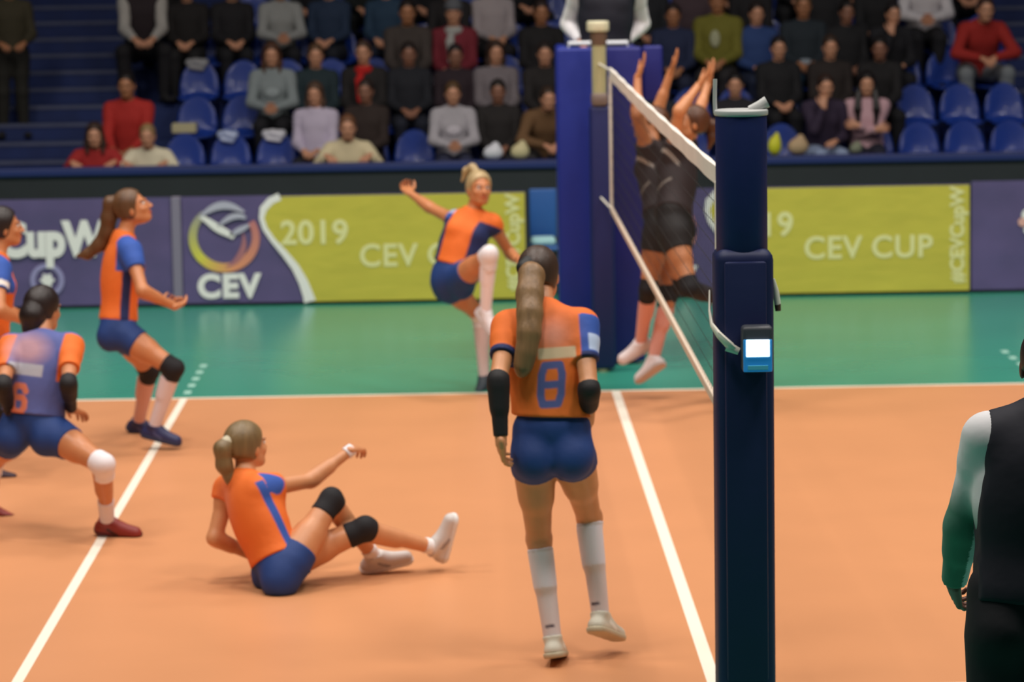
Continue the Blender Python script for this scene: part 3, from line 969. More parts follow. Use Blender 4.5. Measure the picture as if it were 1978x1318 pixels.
# joint positions in metres, world space (x along the court, y across it, z up)
POSES = {
 'eight': {'pel': (-0.667, 0.5, 1.028), 'nk': (-0.694, 0.562, 1.545), 'hd': (-0.704, 0.711, 1.697), 'sL': (-0.848, 0.557, 1.49), 'sR': (-0.529, 0.55, 1.494), 'hL': (-0.749, 0.49, 0.954), 'hR': (-0.586, 0.487, 0.961), 'eL': (-0.898, 0.318, 1.291), 'eR': (-0.508, 0.366, 1.239), 'wL': (-0.89, 0.276, 1.023), 'wR': (-0.505, 0.569, 1.067), 'fL': (-0.882, 0.403, 0.896), 'fR': (-0.508, 0.735, 0.996), 'kL': (-0.727, 0.636, 0.539), 'kR': (-0.502, 0.743, 0.612), 'aL': (-0.675, 0.54, 0.109), 'aR': (-0.46, 0.649, 0.184), 'tL': (-0.64, 0.69, 0.001), 'tR': (-0.375, 0.754, 0.052)},
 'sit': {'pel': (-1.968, 2.3, 0.098), 'nk': (-2.143, 2.43, 0.517), 'hd': (-2.125, 2.494, 0.682), 'sL': (-2.231, 2.57, 0.456), 'sR': (-2.054, 2.33, 0.494), 'hL': (-1.993, 2.39, 0.094), 'hR': (-1.938, 2.21, 0.102), 'eL': (-2.296, 2.483, 0.225), 'eR': (-1.817, 2.537, 0.498), 'wL': (-2.116, 2.635, 0.1), 'wR': (-1.611, 2.638, 0.634), 'fL': (-2.021, 2.788, 0.103), 'fR': (-1.549, 2.807, 0.622), 'kL': (-1.549, 2.437, 0.266), 'kR': (-1.712, 2.43, 0.411), 'aL': (-1.213, 2.651, 0.125), 'aR': (-1.514, 2.624, 0.091), 'tL': (-1.119, 2.651, 0.25), 'tR': (-1.352, 2.674, 0.057)},
 'lunge': {'pel': (-3.365, 3.85, 0.612), 'nk': (-3.303, 3.911, 1.04), 'hd': (-3.309, 4.043, 1.203), 'sL': (-3.47, 3.911, 1.02), 'sR': (-3.154, 3.911, 1.02), 'hL': (-3.46, 3.88, 0.562), 'hR': (-3.263, 3.82, 0.567), 'eL': (-3.487, 3.653, 0.847), 'eR': (-3.14, 3.652, 0.849), 'wL': (-3.479, 3.845, 0.666), 'wR': (-3.153, 3.854, 0.681), 'fL': (-3.445, 3.973, 0.547), 'fR': (-3.078, 4.007, 0.629), 'kL': (-3.64, 4.211, 0.341), 'kR': (-2.956, 3.543, 0.431), 'aL': (-3.699, 4.488, 0.034), 'aR': (-2.972, 3.776, 0.084), 'tL': (-3.577, 4.488, -0.036), 'tR': (-2.822, 3.776, 0.005)},
 'run': {'pel': (-3.213, 6.85, 0.776), 'nk': (-3.17, 6.904, 1.311), 'hd': (-3.105, 6.927, 1.503), 'sL': (-3.231, 7.064, 1.231), 'sR': (-3.11, 6.744, 1.251), 'hL': (-3.21, 6.94, 0.742), 'hR': (-3.204, 6.76, 0.748), 'eL': (-3.13, 7.18, 0.96), 'eR': (-3.024, 6.552, 1.021), 'wL': (-2.957, 7.349, 0.855), 'wR': (-2.84, 6.699, 0.904), 'fL': (-2.906, 7.515, 0.818), 'fR': (-2.81, 6.874, 0.897), 'kL': (-3.063, 7.206, 0.43), 'kR': (-2.852, 6.636, 0.523), 'aL': (-3.159, 7.408, 0.077), 'aR': (-2.994, 6.736, 0.143), 'tL': (-3.061, 7.408, -0.003), 'tR': (-2.866, 6.716, 0.045)},
 'left': {'pel': (-3.9, 6.0, 0.791), 'nk': (-3.847, 6.055, 1.269), 'hd': (-3.798, 6.109, 1.466), 'sL': (-3.878, 6.215, 1.212), 'sR': (-3.807, 5.895, 1.238), 'hL': (-3.902, 6.09, 0.755), 'hR': (-3.894, 5.91, 0.771), 'eL': (-3.877, 6.36, 0.936), 'eR': (-3.785, 5.679, 1.015), 'wL': (-3.733, 6.573, 0.877), 'wR': (-3.651, 5.885, 0.92), 'fL': (-3.692, 6.742, 0.84), 'fR': (-3.58, 6.042, 0.874), 'kL': (-3.922, 6.319, 0.384), 'kR': (-3.768, 5.671, 0.429), 'aL': (-4.084, 6.465, 0.026), 'aR': (-3.906, 5.794, 0.054), 'tL': (-3.974, 6.465, -0.04), 'tR': (-3.77, 5.794, -0.021)},
 'leap': {'pel': (-1.128, 9.0, 0.814), 'nk': (-0.974, 9.085, 1.236), 'hd': (-0.924, 9.07, 1.416), 'sL': (-0.842, 9.065, 1.174), 'sR': (-1.079, 9.105, 1.189), 'hL': (-1.071, 8.94, 0.801), 'hR': (-1.179, 9.02, 0.777), 'eL': (-0.717, 9.237, 0.946), 'eR': (-1.266, 9.342, 1.266), 'wL': (-0.639, 8.988, 0.904), 'wR': (-1.42, 9.533, 1.362), 'fL': (-0.606, 8.82, 0.949), 'fR': (-1.466, 9.697, 1.413), 'kL': (-0.867, 8.612, 1.003), 'kR': (-0.931, 9.258, 0.509), 'aL': (-0.897, 8.739, 0.606), 'aR': (-0.913, 9.2, 0.084), 'tL': (-0.857, 8.689, 0.489), 'tR': (-0.941, 9.1, -0.008)},
 'blockA': {'pel': (0.313, 8.55, 1.225), 'nk': (0.271, 8.829, 1.682), 'hd': (0.26, 8.966, 1.851), 'sL': (0.226, 8.659, 1.659), 'sR': (0.33, 8.979, 1.642), 'hL': (0.279, 8.46, 1.188), 'hR': (0.347, 8.64, 1.178), 'eL': (0.144, 8.525, 1.942), 'eR': (0.32, 9.126, 1.93), 'wL': (0.159, 8.629, 2.195), 'wR': (0.413, 9.132, 2.197), 'fL': (0.246, 8.631, 2.389), 'fR': (0.49, 9.133, 2.374), 'kL': (0.202, 8.417, 0.765), 'kR': (0.346, 8.586, 0.701), 'aL': (0.161, 8.627, 0.386), 'aR': (0.239, 8.535, 0.272), 'tL': (0.046, 8.627, 0.267), 'tR': (0.134, 8.585, 0.099)},
 'blockB': {'pel': (0.342, 7.9, 1.283), 'nk': (0.417, 8.199, 1.715), 'hd': (0.485, 8.205, 1.893), 'sL': (0.354, 8.029, 1.7), 'sR': (0.451, 8.349, 1.69), 'hL': (0.322, 7.81, 1.24), 'hR': (0.368, 7.99, 1.236), 'eL': (0.39, 7.913, 1.996), 'eR': (0.557, 8.526, 1.935), 'wL': (0.533, 8.079, 2.156), 'wR': (0.64, 8.679, 2.143), 'fL': (0.643, 8.077, 2.314), 'fR': (0.704, 8.723, 2.308), 'kL': (0.427, 7.608, 0.864), 'kR': (0.416, 8.146, 0.819), 'aL': (0.656, 7.95, 0.74), 'aR': (0.721, 8.426, 0.702), 'tL': (0.769, 7.95, 0.755), 'tR': (0.862, 8.426, 0.717)},
 'ref': {'pel': (0.04, 11.0, 2.257), 'nk': (0.063, 11.008, 2.785), 'hd': (0.065, 11.01, 3.0), 'sL': (0.271, 11.008, 2.728), 'sR': (-0.139, 11.008, 2.734), 'hL': (0.133, 11.0, 2.206), 'hR': (-0.049, 11.0, 2.209), 'eL': (0.333, 11.191, 2.479), 'eR': (-0.222, 11.186, 2.488), 'wL': (0.186, 11.015, 2.343), 'wR': (-0.138, 10.974, 2.35), 'fL': (0.089, 10.876, 2.281), 'fR': (-0.055, 10.828, 2.285), 'kL': (0.135, 10.825, 1.801), 'kR': (-0.073, 10.826, 1.804), 'aL': (0.129, 10.793, 1.366), 'aR': (-0.08, 10.793, 1.37), 'tL': (0.159, 10.633, 1.324), 'tR': (-0.125, 10.633, 1.329)},
 'official': {'pel': (0.73, -3.35, 1.069), 'nk': (0.782, -3.273, 1.627), 'hd': (0.824, -3.144, 1.791), 'sL': (0.615, -3.273, 1.581), 'sR': (0.95, -3.273, 1.583), 'hL': (0.656, -3.35, 1.012), 'hR': (0.82, -3.35, 1.017), 'eL': (0.555, -3.171, 1.289), 'eR': (1.028, -3.203, 1.286), 'wL': (0.543, -3.037, 1.059), 'wR': (1.052, -3.094, 1.044), 'fL': (0.575, -2.916, 0.929), 'fR': (1.069, -2.971, 0.914), 'kL': (0.63, -3.366, 0.572), 'kR': (0.811, -3.415, 0.581), 'aL': (0.6, -3.509, 0.1), 'aR': (0.795, -3.56, 0.112), 'tL': (0.601, -3.349, 0.016), 'tR': (0.85, -3.4, 0.027)},
}
# ---------------------------------------------------------------- players on the court
def J_of(name):
    return {k: np.array(v, float) for k, v in POSES[name].items()}
m_jersey = mat('jersey_cloth', (225, 110, 40), rough=.75, attr=True, bump=.10, bscale=25)
m_shorts = mat('shorts_blue', (20, 56, 120), rough=.7, bump=.08, bscale=25)
m_sock = mat('sock_white', (226, 216, 220), rough=.85, attr=True)
m_padk = mat('kneepad_black', (16, 14, 20), rough=.8)
m_padw = mat('kneepad_white', (232, 226, 230), rough=.8)
m_arm = mat('arm_sleeve_black', (18, 14, 18), rough=.7)
def hairmat(name, rgb):
    return mat('hair_'+name, rgb, rough=.45, noise=.22, nscale=34, stretch=(1, 1, .10), bump=.15, bscale=60)
ORANGE = np.array(lin((232, 112, 36))); BLUE = np.array(lin((44, 84, 170))); NAVY = np.array(lin((26, 40, 92)))
WHITE = np.array(lin((230, 222, 214))); PINK = np.array(lin((222, 150, 130)))
SKIN = (206, 142, 98); SKIN2 = (196, 128, 84)

def seg_dist(x, z, a, b):
    ax, az = a; bx, bz = b
    dx, dz = bx-ax, bz-az
    t = np.clip(((x-ax)*dx+(z-az)*dz)/max(dx*dx+dz*dz, 1e-9), 0, 1)
    return np.sqrt((x-ax-dx*t)**2+(z-az-dz*t)**2)
GLYPH = {'8': [[(-.8, 0), (-.8, 1), (-.6, 1.9), (.6, 1.9), (.8, 1), (.8, 0), (.8, -1), (.6, -1.9), (-.6, -1.9), (-.8, -1), (-.8, 0), (.8, 0)]],
         '6': [[(.8, 1.2), (.5, 1.9), (-.5, 1.9), (-.8, 1.2), (-.8, -1.2), (-.5, -1.9), (.5, -1.9), (.8, -1.2), (.8, -.3), (.5, .2), (-.8, .2)]]}
def glyph_dist(ch, x, z, cx, cz, sx, sz, slant=0.0):
    d = np.full(x.shape, 9.0)
    for line in GLYPH[ch]:
        for i in range(len(line)-1):
            a = (cx+line[i][0]*sx+line[i][1]*sz*slant, cz+line[i][1]*sz); b = (cx+line[i+1][0]*sx+line[i+1][1]*sz*slant, cz+line[i+1][1]*sz)
            d = np.minimum(d, seg_dist(x, z, a, b))
    return d

def mix(r, mask, col, w=None):
    """blend colour col into r; mask is boolean or a 0..1 weight"""
    k = np.asarray(mask, float)[:, None]
    return r*(1-k)+np.asarray(col)*k
def sm(d, w=.007):
    """signed distance (inside positive) to a soft 0..1 weight"""
    return np.clip(d/w+.5, 0, 1)

def jersey(A, J, root, m, tintf, H, hem=.08, sleeveL=.55, sleeveR=.55, t=.013, h=.008, drape=.0, name='jersey', hemdir=None):
    pel, S, F, U, Tl, ch = A['frame']
    s = H/1.75
    hp = pel+U*hem*s
    hn = -U if hemdir is None else -unit(hemdir)
    cl = [(hp, hn)]
    pr = pick(A, ['pelvis', 'waist', 'chest', 'bust', 'yoke', 'trap'], t, cl)
    pr.append(Cone(ch-U*.02, pel+U*.02, (.150+drape)*s, (.150+drape)*s, n=F, flat=.70, k=.04, clips=cl))
    for q, fr_ in (('L', sleeveL), ('R', sleeveR)):
        if fr_ > 0:
            a, b = J['s'+q], J['e'+q]
            d = unit(b-a)
            pr += pick(A, ['uarm'+q], t+.002, [(a+(b-a)*fr_, d)])
    nd = unit(J['hd']-J['nk'])
    pr.append(Cone(J['nk']-U*.02*s, J['nk']+nd*.035*s, .068*s, .058*s, k=.03, clips=[(J['nk']+nd*.028*s, nd)]))
    P, Fq = surface(pr, h, .03)
    return quads_mesh(name, P, Fq, root, m, tintf)

def shorts(A, J, root, m, H, top=.12, leg=.34, t=.008, h=.008, z0=None, name='shorts'):
    pel, S, F, U, Tl, ch = A['frame']
    s = H/1.75
    cl = [(pel+U*top*s, U)]
    if z0 is not None: cl.append((V3(0, 0, z0), V3(0, 0, -1)))
    pr = pick(A, ['pelvis', 'glute', 'waist'], t, cl)
    for q in 'LR':
        a, b = J['h'+q], J['k'+q]
        c2 = [(a+(b-a)*leg, unit(b-a))]+([cl[-1]] if z0 is not None else [])
        pr += pick(A, ['thigh'+q], t, c2)
    P, Fq = surface(pr, h, .03)
    return quads_mesh(name, P, Fq, root, m)

def sock(A, J, q, root, top=.30, t=.005, rgb=(226, 216, 220), rgb2=None, split=.5, h=.007, mark=False, bottom=1.03):
    k, a = J['k'+q], J['a'+q]
    c1 = np.array(lin(rgb)); c2 = np.array(lin(rgb2 or rgb)); dk = np.array(lin((60, 40, 60)))
    ax = unit(a-k); L = np.linalg.norm(a-k)
    fd = A['footframe'+q][0]
    def tint(P):
        u = ((P-k)@ax)/L
        r = np.tile(c1, (len(P), 1))
        r[u > split] = c2
        r[(u > top+.0) & (u < top+.022)] = c2*.93
        if mark:
            w = sm((.014-np.abs(u-.865))*L)*((P-k-ax*L*.865)@fd < 0)*sm(.020-np.abs((P-k)@A['footframe'+q][2]), .01)
            r = mix(r, w, dk)
        return r
    return band(A, ['calf'+q, 'knee'+q] if top < .1 else ['calf'+q], k+(a-k)*top, k+(a-k)*bottom, t, root, 'sock', m_sock, h, tint=tint)

def kneepad(A, J, q, root, m, up=.80, dn=.16, t=.011, h=.007):
    hh, k, a = J['h'+q], J['k'+q], J['a'+q]
    p0 = hh+(k-hh)*up; p1 = k+(a-k)*dn
    s = unit(unit(hh-k)+unit(a-k)) if np.linalg.norm(unit(hh-k)+unit(a-k)) > .15 else None
    cl = [(p0, -unit(k-hh)), (p1, unit(a-k))]
    pr = [Cone(p0-(k-hh)*.03, k, .060, .056).grow(t-.006), Cone(k, p1+(a-k)*.03, .054, .052).grow(t-.006)]
    if s is not None:
        pr.append(Cone(k-s*.022, k-s*.018, .046, .046, k=.02))
    for p in pr: p.clips = tuple(cl)
    P, Fq = surface(pr, h, .02)
    return quads_mesh('kneepad', P, Fq, root, m)

def armsleeve(A, J, q, root, u0, w1, t=.005, m=None, h=.006):
    a, e, w = J['s'+q], J['e'+q], J['w'+q]
    pr = []
    if u0 < 1:
        pr += pick(A, ['uarm'+q], t, [(a+(e-a)*u0, -unit(e-a))])
    pr += pick(A, ['farm'+q], t, [(e+(w-e)*w1, unit(w-e))])
    P, Fq = surface(pr, h, .02)
    return quads_mesh('arm_sleeve', P, Fq, root, m or m_arm)

def hair(J, hfr, H, root, m, extra=(), low=-.05, t=0.0, hs=1.0, h=.005, name='hair', cap=True):
    pr = (hair_cap(J['hd'], hfr, H/1.75*hs, low, t) if cap else [])+list(extra)
    P, Fq = surface(pr, h, .02)
    return quads_mesh(name, P, Fq, root, m)

def person_root(J, label, group=None):
    g = .5*(J['aL']+J['aR'])
    r = empty('person', (round(float(g[0]), 3), round(float(g[1]), 3), round(max(0.0, float(min(J['aL'][2], J['aR'][2]))-.09), 3)))
    return tag(r, label, 'person', group)

def team_tint(A, J, mode):
    pel, S, F, U, Tl, ch = A['frame']
    def f(P):
        q = P-pel
        x, y, z = q@S, q@F, q@U
        r = np.tile(ORANGE, (len(P), 1))
        side = (np.abs(x) > .105) & (z < .34)
        near = {}
        for k in 'LR':
            a, b = J['s'+k], J['e'+k]
            d = unit(b-a); u = (P-a)@d
            perp = np.linalg.norm(P-a-u[:, None]*d, axis=1)
            near[k] = (u > -.015) & (perp < .085) & (np.linalg.norm(P-ch, axis=1) > .13)
            near[k+'u'] = u/np.linalg.norm(b-a)
        return x, y, z, r, side, near
    return f

# --- number 8, seen from behind
def player_eight():
    J = J_of('eight'); H = 1.80
    A = anatomy(J, H)
    root = person_root(J, 'person in an orange number 8 jersey, seen from behind, standing beside the centre line')
    pel, S, F, U, Tl, ch = A['frame']
    hfr = head_frame(V3(.32, 1, -.02), V3(-.08, 0, 1))
    build_body(A, J, hfr, H, root, SKIN, h=.007, hands={'L': (V3(1, .3, 0), .35), 'R': (V3(-1, .3, 0), .5)}, z0=.012)
    eyes(J, hfr, H, root)
    base = team_tint(A, J, 0)
    def tint(P):
        x, y, z, r, side, near = base(P)
        r = mix(r, near['R']*sm(x-.150), BLUE)
        r = mix(r, near['R']*sm(.036-np.abs(near['Ru']-.36)*.31)*sm(x-.185), np.array(lin((190, 205, 235))))
        r = mix(r, near['L']*sm((near['Lu']-.48)*.31)*sm(-.13-x), NAVY)
        r = mix(r, near['R']*sm((near['Ru']-.50)*.31)*sm(x-.15), NAVY)
        back = y < 0
        pk = back*np.exp(-((x-.035)/.075)**2-((z-.43)/.075)**2)*.75
        r = mix(r, pk, PINK)
        r = mix(r, back*sm(.082-np.abs(x-.045))*sm(.024-np.abs(z-.350)), np.array(lin((226, 196, 160))))
        r = mix(r, back*sm(.028-np.abs(x+.075))*sm(.032-np.abs(z-.355)), np.array(lin((40, 34, 40))))
        d = glyph_dist('8', x, z, .012, .215, .055, .044, .12)
        r = mix(r, back*sm(.0165-d), np.array(lin((84, 92, 150))))
        return r
    jersey(A, J, root, m_jersey, tint, H, hem=.085, drape=.012, sleeveL=.56, sleeveR=.56, hemdir=U+S*.10, h=.0055)
    shorts(A, J, root, m_shorts, H, top=.135, leg=.22)
    for q in 'LR':
        sock(A, J, q, root, top=.10 if q == 'L' else .06, rgb=(232, 224, 232), rgb2=(220, 204, 202), split=.48, mark=True)
        shoe(A, q, root, (206, 200, 182), (190, 178, 150), H/1.75, z0=.004, accent=(232, 228, 214))
    armsleeve(A, J, 'L', root, .93, .88)
    armsleeve(A, J, 'R', root, .93, .55)
    hm = hairmat('ash_blonde', (132, 100, 66))
    c = J['hd']
    p = lambda x, y, z: c+hfr[0]*x+hfr[1]*y+hfr[2]*z
    hair(J, hfr, H, root, hairmat('dark_brown', (62, 44, 34)), t=.004)
    b0 = p(-.02, -.10, .045)
    wz = lambda x, y, z: c+V3(x, y, z)
    tail = [b0, wz(-.040, -.16, .015), wz(-.050, -.215, -.06), wz(-.052, -.265, -.14), wz(-.058, -.300, -.22), wz(-.072, -.315, -.30), wz(-.086, -.318, -.36), wz(-.092, -.315, -.385)]
    P, Fq = surface(chain(tail, [.034, .046, .049, .046, .041, .034, .026, .015], k=.05, n=V3(0, 1, 0), flat=.8), .005, .05)
    quads_mesh('ponytail', P, Fq, root, hm)
    P, Fq = surface([Cone(p(-.02, -.098, .06), p(-.03, -.125, .045), .036, .036)], .005, .01)
    quads_mesh('hair_tie', P, Fq, root, m_black)
player_eight()

# --- seated on the floor
def player_sitting():
    J = J_of('sit'); H = 1.80
    A = anatomy(J, H)
    root = person_root(J, 'person in orange and blue sitting on the orange floor, one arm stretched out')
    root.location.z = 0
    pel, S, F, U, Tl, ch = A['frame']
    hfr = head_frame(V3(.75, .72, .12), V3(-.05, 0, 1))
    build_body(A, J, hfr, H, root, SKIN, h=.007, hands={'L': (V3(.3, .3, -1), .5), 'R': (V3(.2, .8, -.4), .55)}, z0=.010)
    eyes(J, hfr, H, root)
    base = team_tint(A, J, 0)
    def tint(P):
        x, y, z, r, side, near = base(P)
        r = mix(r, sm(x-.07, .01)*sm(.022-np.abs(y-.030+(z-.2)*.10))*sm(.42-z), BLUE)
        r = mix(r, near['R']*sm(x-.140)*sm(z-.33), BLUE)
        r = mix(r, sm(-.09-x, .01)*sm(.022-np.abs(y-.03))*sm(.42-z), BLUE)
        pk = np.exp(-((x+.06)/.08)**2-((z-.40)/.10)**2)*(y < 0)*.5
        r = mix(r, pk, PINK)
        return r
    jersey(A, J, root, m_jersey, tint, H, hem=.07, sleeveL=.20, sleeveR=.34, drape=.006, h=.006)
    shorts(A, J, root, m_shorts, H, top=.11, leg=.30, z0=.006)
    for q in 'LR':
        kneepad(A, J, q, root, m_padk, up=.80, dn=.10)
        sock(A, J, q, root, top=.86, rgb=(236, 232, 232), bottom=1.06)
        shoe(A, q, root, (206, 200, 196), (226, 224, 222), H/1.75, z0=.004, accent=(150, 146, 150))
    # white wrist band
    w, e = J['wR'], J['eR']
    P, Fq = surface([Cone(w+(w-e)*.02, w-(w-e)*.17, .032, .033, clips=[(w+(w-e)*.02, unit(w-e)), (w-(w-e)*.15, unit(e-w))])], .005, .01)
    quads_mesh('wrist_band', P, Fq, root, m_padw)
    hm = hairmat('blonde_dark', (120, 98, 64))
    c = J['hd']
    p = lambda x, y, z: c+hfr[0]*x+hfr[1]*y+hfr[2]*z
    hair(J, hfr, H, root, hm, t=.004)
    P, Fq = surface(chain([p(0, -.10, .05), p(-.01, -.145, .02), p(-.01, -.15, -.06), p(0, -.13, -.13), p(0, -.125, -.18)], [.034, .044, .040, .030, .016]), .005, .02)
    quads_mesh('ponytail', P, Fq, root, hm)
    P, Fq = surface([Cone(p(0, -.098, .05), p(-.005, -.125, .04), .036, .036)], .005, .01)
    quads_mesh('hair_tie', P, Fq, root, mat('tie_pale', (196, 186, 160), rough=.7))
    # small emblem on the shorts
player_sitting()

# --- lunging, back to the camera
def player_lunge():
    J = J_of('lunge'); H = 1.78
    A = anatomy(J, H)
    root = person_root(J, 'person in a blue-backed jersey with orange sleeves, lunging deeply at the left edge')
    root.location.z = 0
    pel, S, F, U, Tl, ch = A['frame']
    hfr = head_frame(V3(.55, .85, -.08), V3(.05, .1, 1))
    build_body(A, J, hfr, H, root, SKIN2, h=.007, hands={'L': (V3(1, .2, 0), .4), 'R': (V3(.2, .5, -1), .35)}, z0=.010)
    eyes(J, hfr, H, root)
    base = team_tint(A, J, 0)
    GB = np.array(lin((86, 96, 158)))
    def tint(P):
        x, y, z, r, side, near = base(P)
        r[:] = GB
        for k in 'LR':
            sg = 1 if k == 'R' else -1
            r = mix(r, sm(x*sg-.125)*sm(z-.24)*(near[k+'u'] > -.05), ORANGE)
        back = y < .02
        pk = np.clip(1.5-np.sqrt(((x+.045)/.10)**2+((z-.395)/.075)**2), 0, 1)*.85*back
        r = mix(r, pk, np.array(lin((196, 150, 156))))
        r = mix(r, back*sm(.085-np.abs(x+.03))*sm(.032-np.abs(z-.285)), np.array(lin((176, 176, 186))))
        d = glyph_dist('6', x, z, -.055, .125, .042, .036, 0)
        r = mix(r, back*sm(.0165-d), np.array(lin((224, 128, 96))))
        return r
    jersey(A, J, root, m_jersey, tint, H, hem=.06, sleeveL=.62, sleeveR=.62, drape=.012, h=.006)
    shorts(A, J, root, m_shorts, H, top=.12, leg=.36)
    for q in 'LR':
        kneepad(A, J, q, root, m_padw, up=.86, dn=.22, t=.010)
        sock(A, J, q, root, top=.62, rgb=(226, 214, 216), bottom=1.05)
        shoe(A, q, root, (134, 38, 30), (96, 28, 22), H/1.75, z0=.004, accent=(30, 14, 16))
    armsleeve(A, J, 'R', root, .85, .95)
    armsleeve(A, J, 'L', root, .85, .95)
    hm = hairmat('black_brown', (34, 22, 20))
    c = J['hd']
    p = lambda x, y, z: c+hfr[0]*x+hfr[1]*y+hfr[2]*z
    hair(J, hfr, H, root, hm, t=.006)
    P, Fq = surface(chain([p(0, -.06, .03), p(.0, -.085, -.03), p(0, -.075, -.10), p(.0, -.06, -.15)], [.070, .072, .062, .036]), .005, .02)
    quads_mesh('ponytail', P, Fq, root, hm)
player_lunge()

# --- running, in profile
def player_running():
    J = J_of('run'); H = 1.78
    A = anatomy(J, H)
    root = person_root(J, 'person in orange and blue in profile, knees bent, watching upward near the attack line')
    root.location.z = 0
    pel, S, F, U, Tl, ch = A['frame']
    hfr = head_frame(V3(1, -.05, .42), V3(-.40, 0, 1))
    build_body(A, J, hfr, H, root, SKIN2, h=.008, hands={'L': (V3(0, -.6, .4), .9), 'R': (V3(0, .6, .4), 1.1)}, z0=.010)
    eyes(J, hfr, H, root)
    base = team_tint(A, J, 0)
    def tint(P):
        x, y, z, r, side, near = base(P)
        r = mix(r, sm(x-.07, .01)*sm(.030-np.abs(y-.022))*sm(.41-z), NAVY)
        r = mix(r, sm(x-.10)*sm(z-.34)*sm(y+.05), BLUE)
        r = mix(r, sm(-.10-x)*sm(z-.34)*sm(y+.05), BLUE)
        return r
    jersey(A, J, root, m_jersey, tint, H, hem=.04, sleeveL=.45, sleeveR=.45)
    shorts(A, J, root, m_shorts, H, top=.10, leg=.34)
    for q in 'LR':
        kneepad(A, J, q, root, m_padk, up=.84, dn=.17, t=.012)
        sock(A, J, q, root, top=.15, rgb=(222, 208, 212) if q == 'R' else (214, 164, 150))
        shoe(A, q, root, (36, 40, 84), (30, 34, 66), H/1.75, z0=.004, accent=(70, 76, 120))
    hm = hairmat('brown_mid', (96, 66, 40))
    c = J['hd']
    p = lambda x, y, z: c+hfr[0]*x+hfr[1]*y+hfr[2]*z
    hair(J, hfr, H, root, hm, t=.004)
    P, Fq = surface(chain([c+V3(-.09, 0, .05), c+V3(-.14, .01, .03), c+V3(-.155, .02, -.06), c+V3(-.17, .03, -.15), c+V3(-.22, .04, -.23), c+V3(-.30, .05, -.29), c+V3(-.36, .05, -.30)], [.036, .046, .050, .048, .044, .034, .012]), .005, .02)
    quads_mesh('ponytail', P, Fq, root, hm)
player_running()

# --- partly out of frame at the left edge
def player_left():
    J = J_of('left'); H = 1.78
    A = anatomy(J, H)
    root = person_root(J, 'person with dark hair cut off by the left edge, arm bent forward')
    root.location.z = 0
    pel, S, F, U, Tl, ch = A['frame']
    hfr = head_frame(V3(1, .25, .10), V3(-.1, 0, 1))
    build_body(A, J, hfr, H, root, SKIN2, h=.008, hands={'L': (V3(0, -.6, .4), .6), 'R': (V3(0, .6, .4), .6)}, z0=.010)
    eyes(J, hfr, H, root)
    base = team_tint(A, J, 0)
    def tint(P):
        x, y, z, r, side, near = base(P)
        m = (x > .09) & (z > .30); r[m] = BLUE
        m = (x > .08) & (near['Ru'] > .40) & (near['Ru'] < .52) & near['R']; r[m] = WHITE
        return r
    jersey(A, J, root, m_jersey, tint, H, hem=.04, sleeveL=.55, sleeveR=.55)
    shorts(A, J, root, m_shorts, H, top=.10, leg=.34)
    for q in 'LR':
        kneepad(A, J, q, root, m_padk, up=.84, dn=.17, t=.012)
        sock(A, J, q, root, top=.15)
        shoe(A, q, root, (60, 36, 50), (40, 30, 40), H/1.75, z0=.004)
    hm = hairmat('black_brown', (34, 22, 20))
    c = J['hd']
    p = lambda x, y, z: c+hfr[0]*x+hfr[1]*y+hfr[2]*z
    hair(J, hfr, H, root, hm, t=.006)
    P, Fq = surface([Ell(p(0, -.12, .02), hfr, V3(.045, .04, .045))], .005, .02)
    quads_mesh('hair_bun', P, Fq, root, hm)
player_left()

# --- leaping with a raised knee
def player_leaping():
    J = J_of('leap'); H = 1.78
    A = anatomy(J, H)
    root = person_root(J, 'person in orange leaping with one knee raised in front of the 2019 CEV CUP banner')
    pel, S, F, U, Tl, ch = A['frame']
    hfr = head_frame(V3(.35, -1, .12), V3(.06, 0, 1))
    build_body(A, J, hfr, H, root, SKIN2, h=.008, hands={'L': (V3(-.5, .3, -.6), .6), 'R': (V3(.2, -.9, .2), .8)}, z0=.010)
    eyes(J, hfr, H, root)
    base = team_tint(A, J, 0)
    def tint(P):
        x, y, z, r, side, near = base(P)
        r = mix(r, sm(np.abs(x)-.098)*sm(.42-z), NAVY)
        r = mix(r, sm(x-.115)*sm(z-.38), BLUE)
        r = mix(r, sm(.03-np.abs(x-.13))*sm(.02-np.abs(z-.44)), np.array(lin((160, 170, 205))))
        return r
    jersey(A, J, root, m_jersey, tint, H, hem=.09, sleeveL=.15, sleeveR=.15, drape=.004)
    shorts(A, J, root, m_shorts, H, top=.14, leg=.30)
    kneepad(A, J, 'L', root, m_padw, up=.88, dn=.26, t=.012)
    sock(A, J, 'L', root, top=.10, rgb=(240, 232, 238))
    kneepad(A, J, 'R', root, m_padw, up=.86, dn=.20, t=.010)
    sock(A, J, 'R', root, top=.15, rgb=(214, 190, 186))
    shoe(A, 'L', root, (226, 218, 220), (210, 204, 206), H/1.75, z0=.004)
    shoe(A, 'R', root, (44, 54, 62), (30, 36, 44), H/1.75, z0=.004)
    hm = hairmat('light_blonde', (176, 152, 110))
    c = J['hd']
    p = lambda x, y, z: c+hfr[0]*x+hfr[1]*y+hfr[2]*z
    hair(J, hfr, H, root, hm, t=.004)
    P, Fq = surface(chain([p(.0, -.05, .11), p(.02, -.09, .15), p(.05, -.13, .13), p(.07, -.16, .06)], [.028, .030, .026, .010]), .005, .02)
    quads_mesh('ponytail', P, Fq, root, hm)
player_leaping()

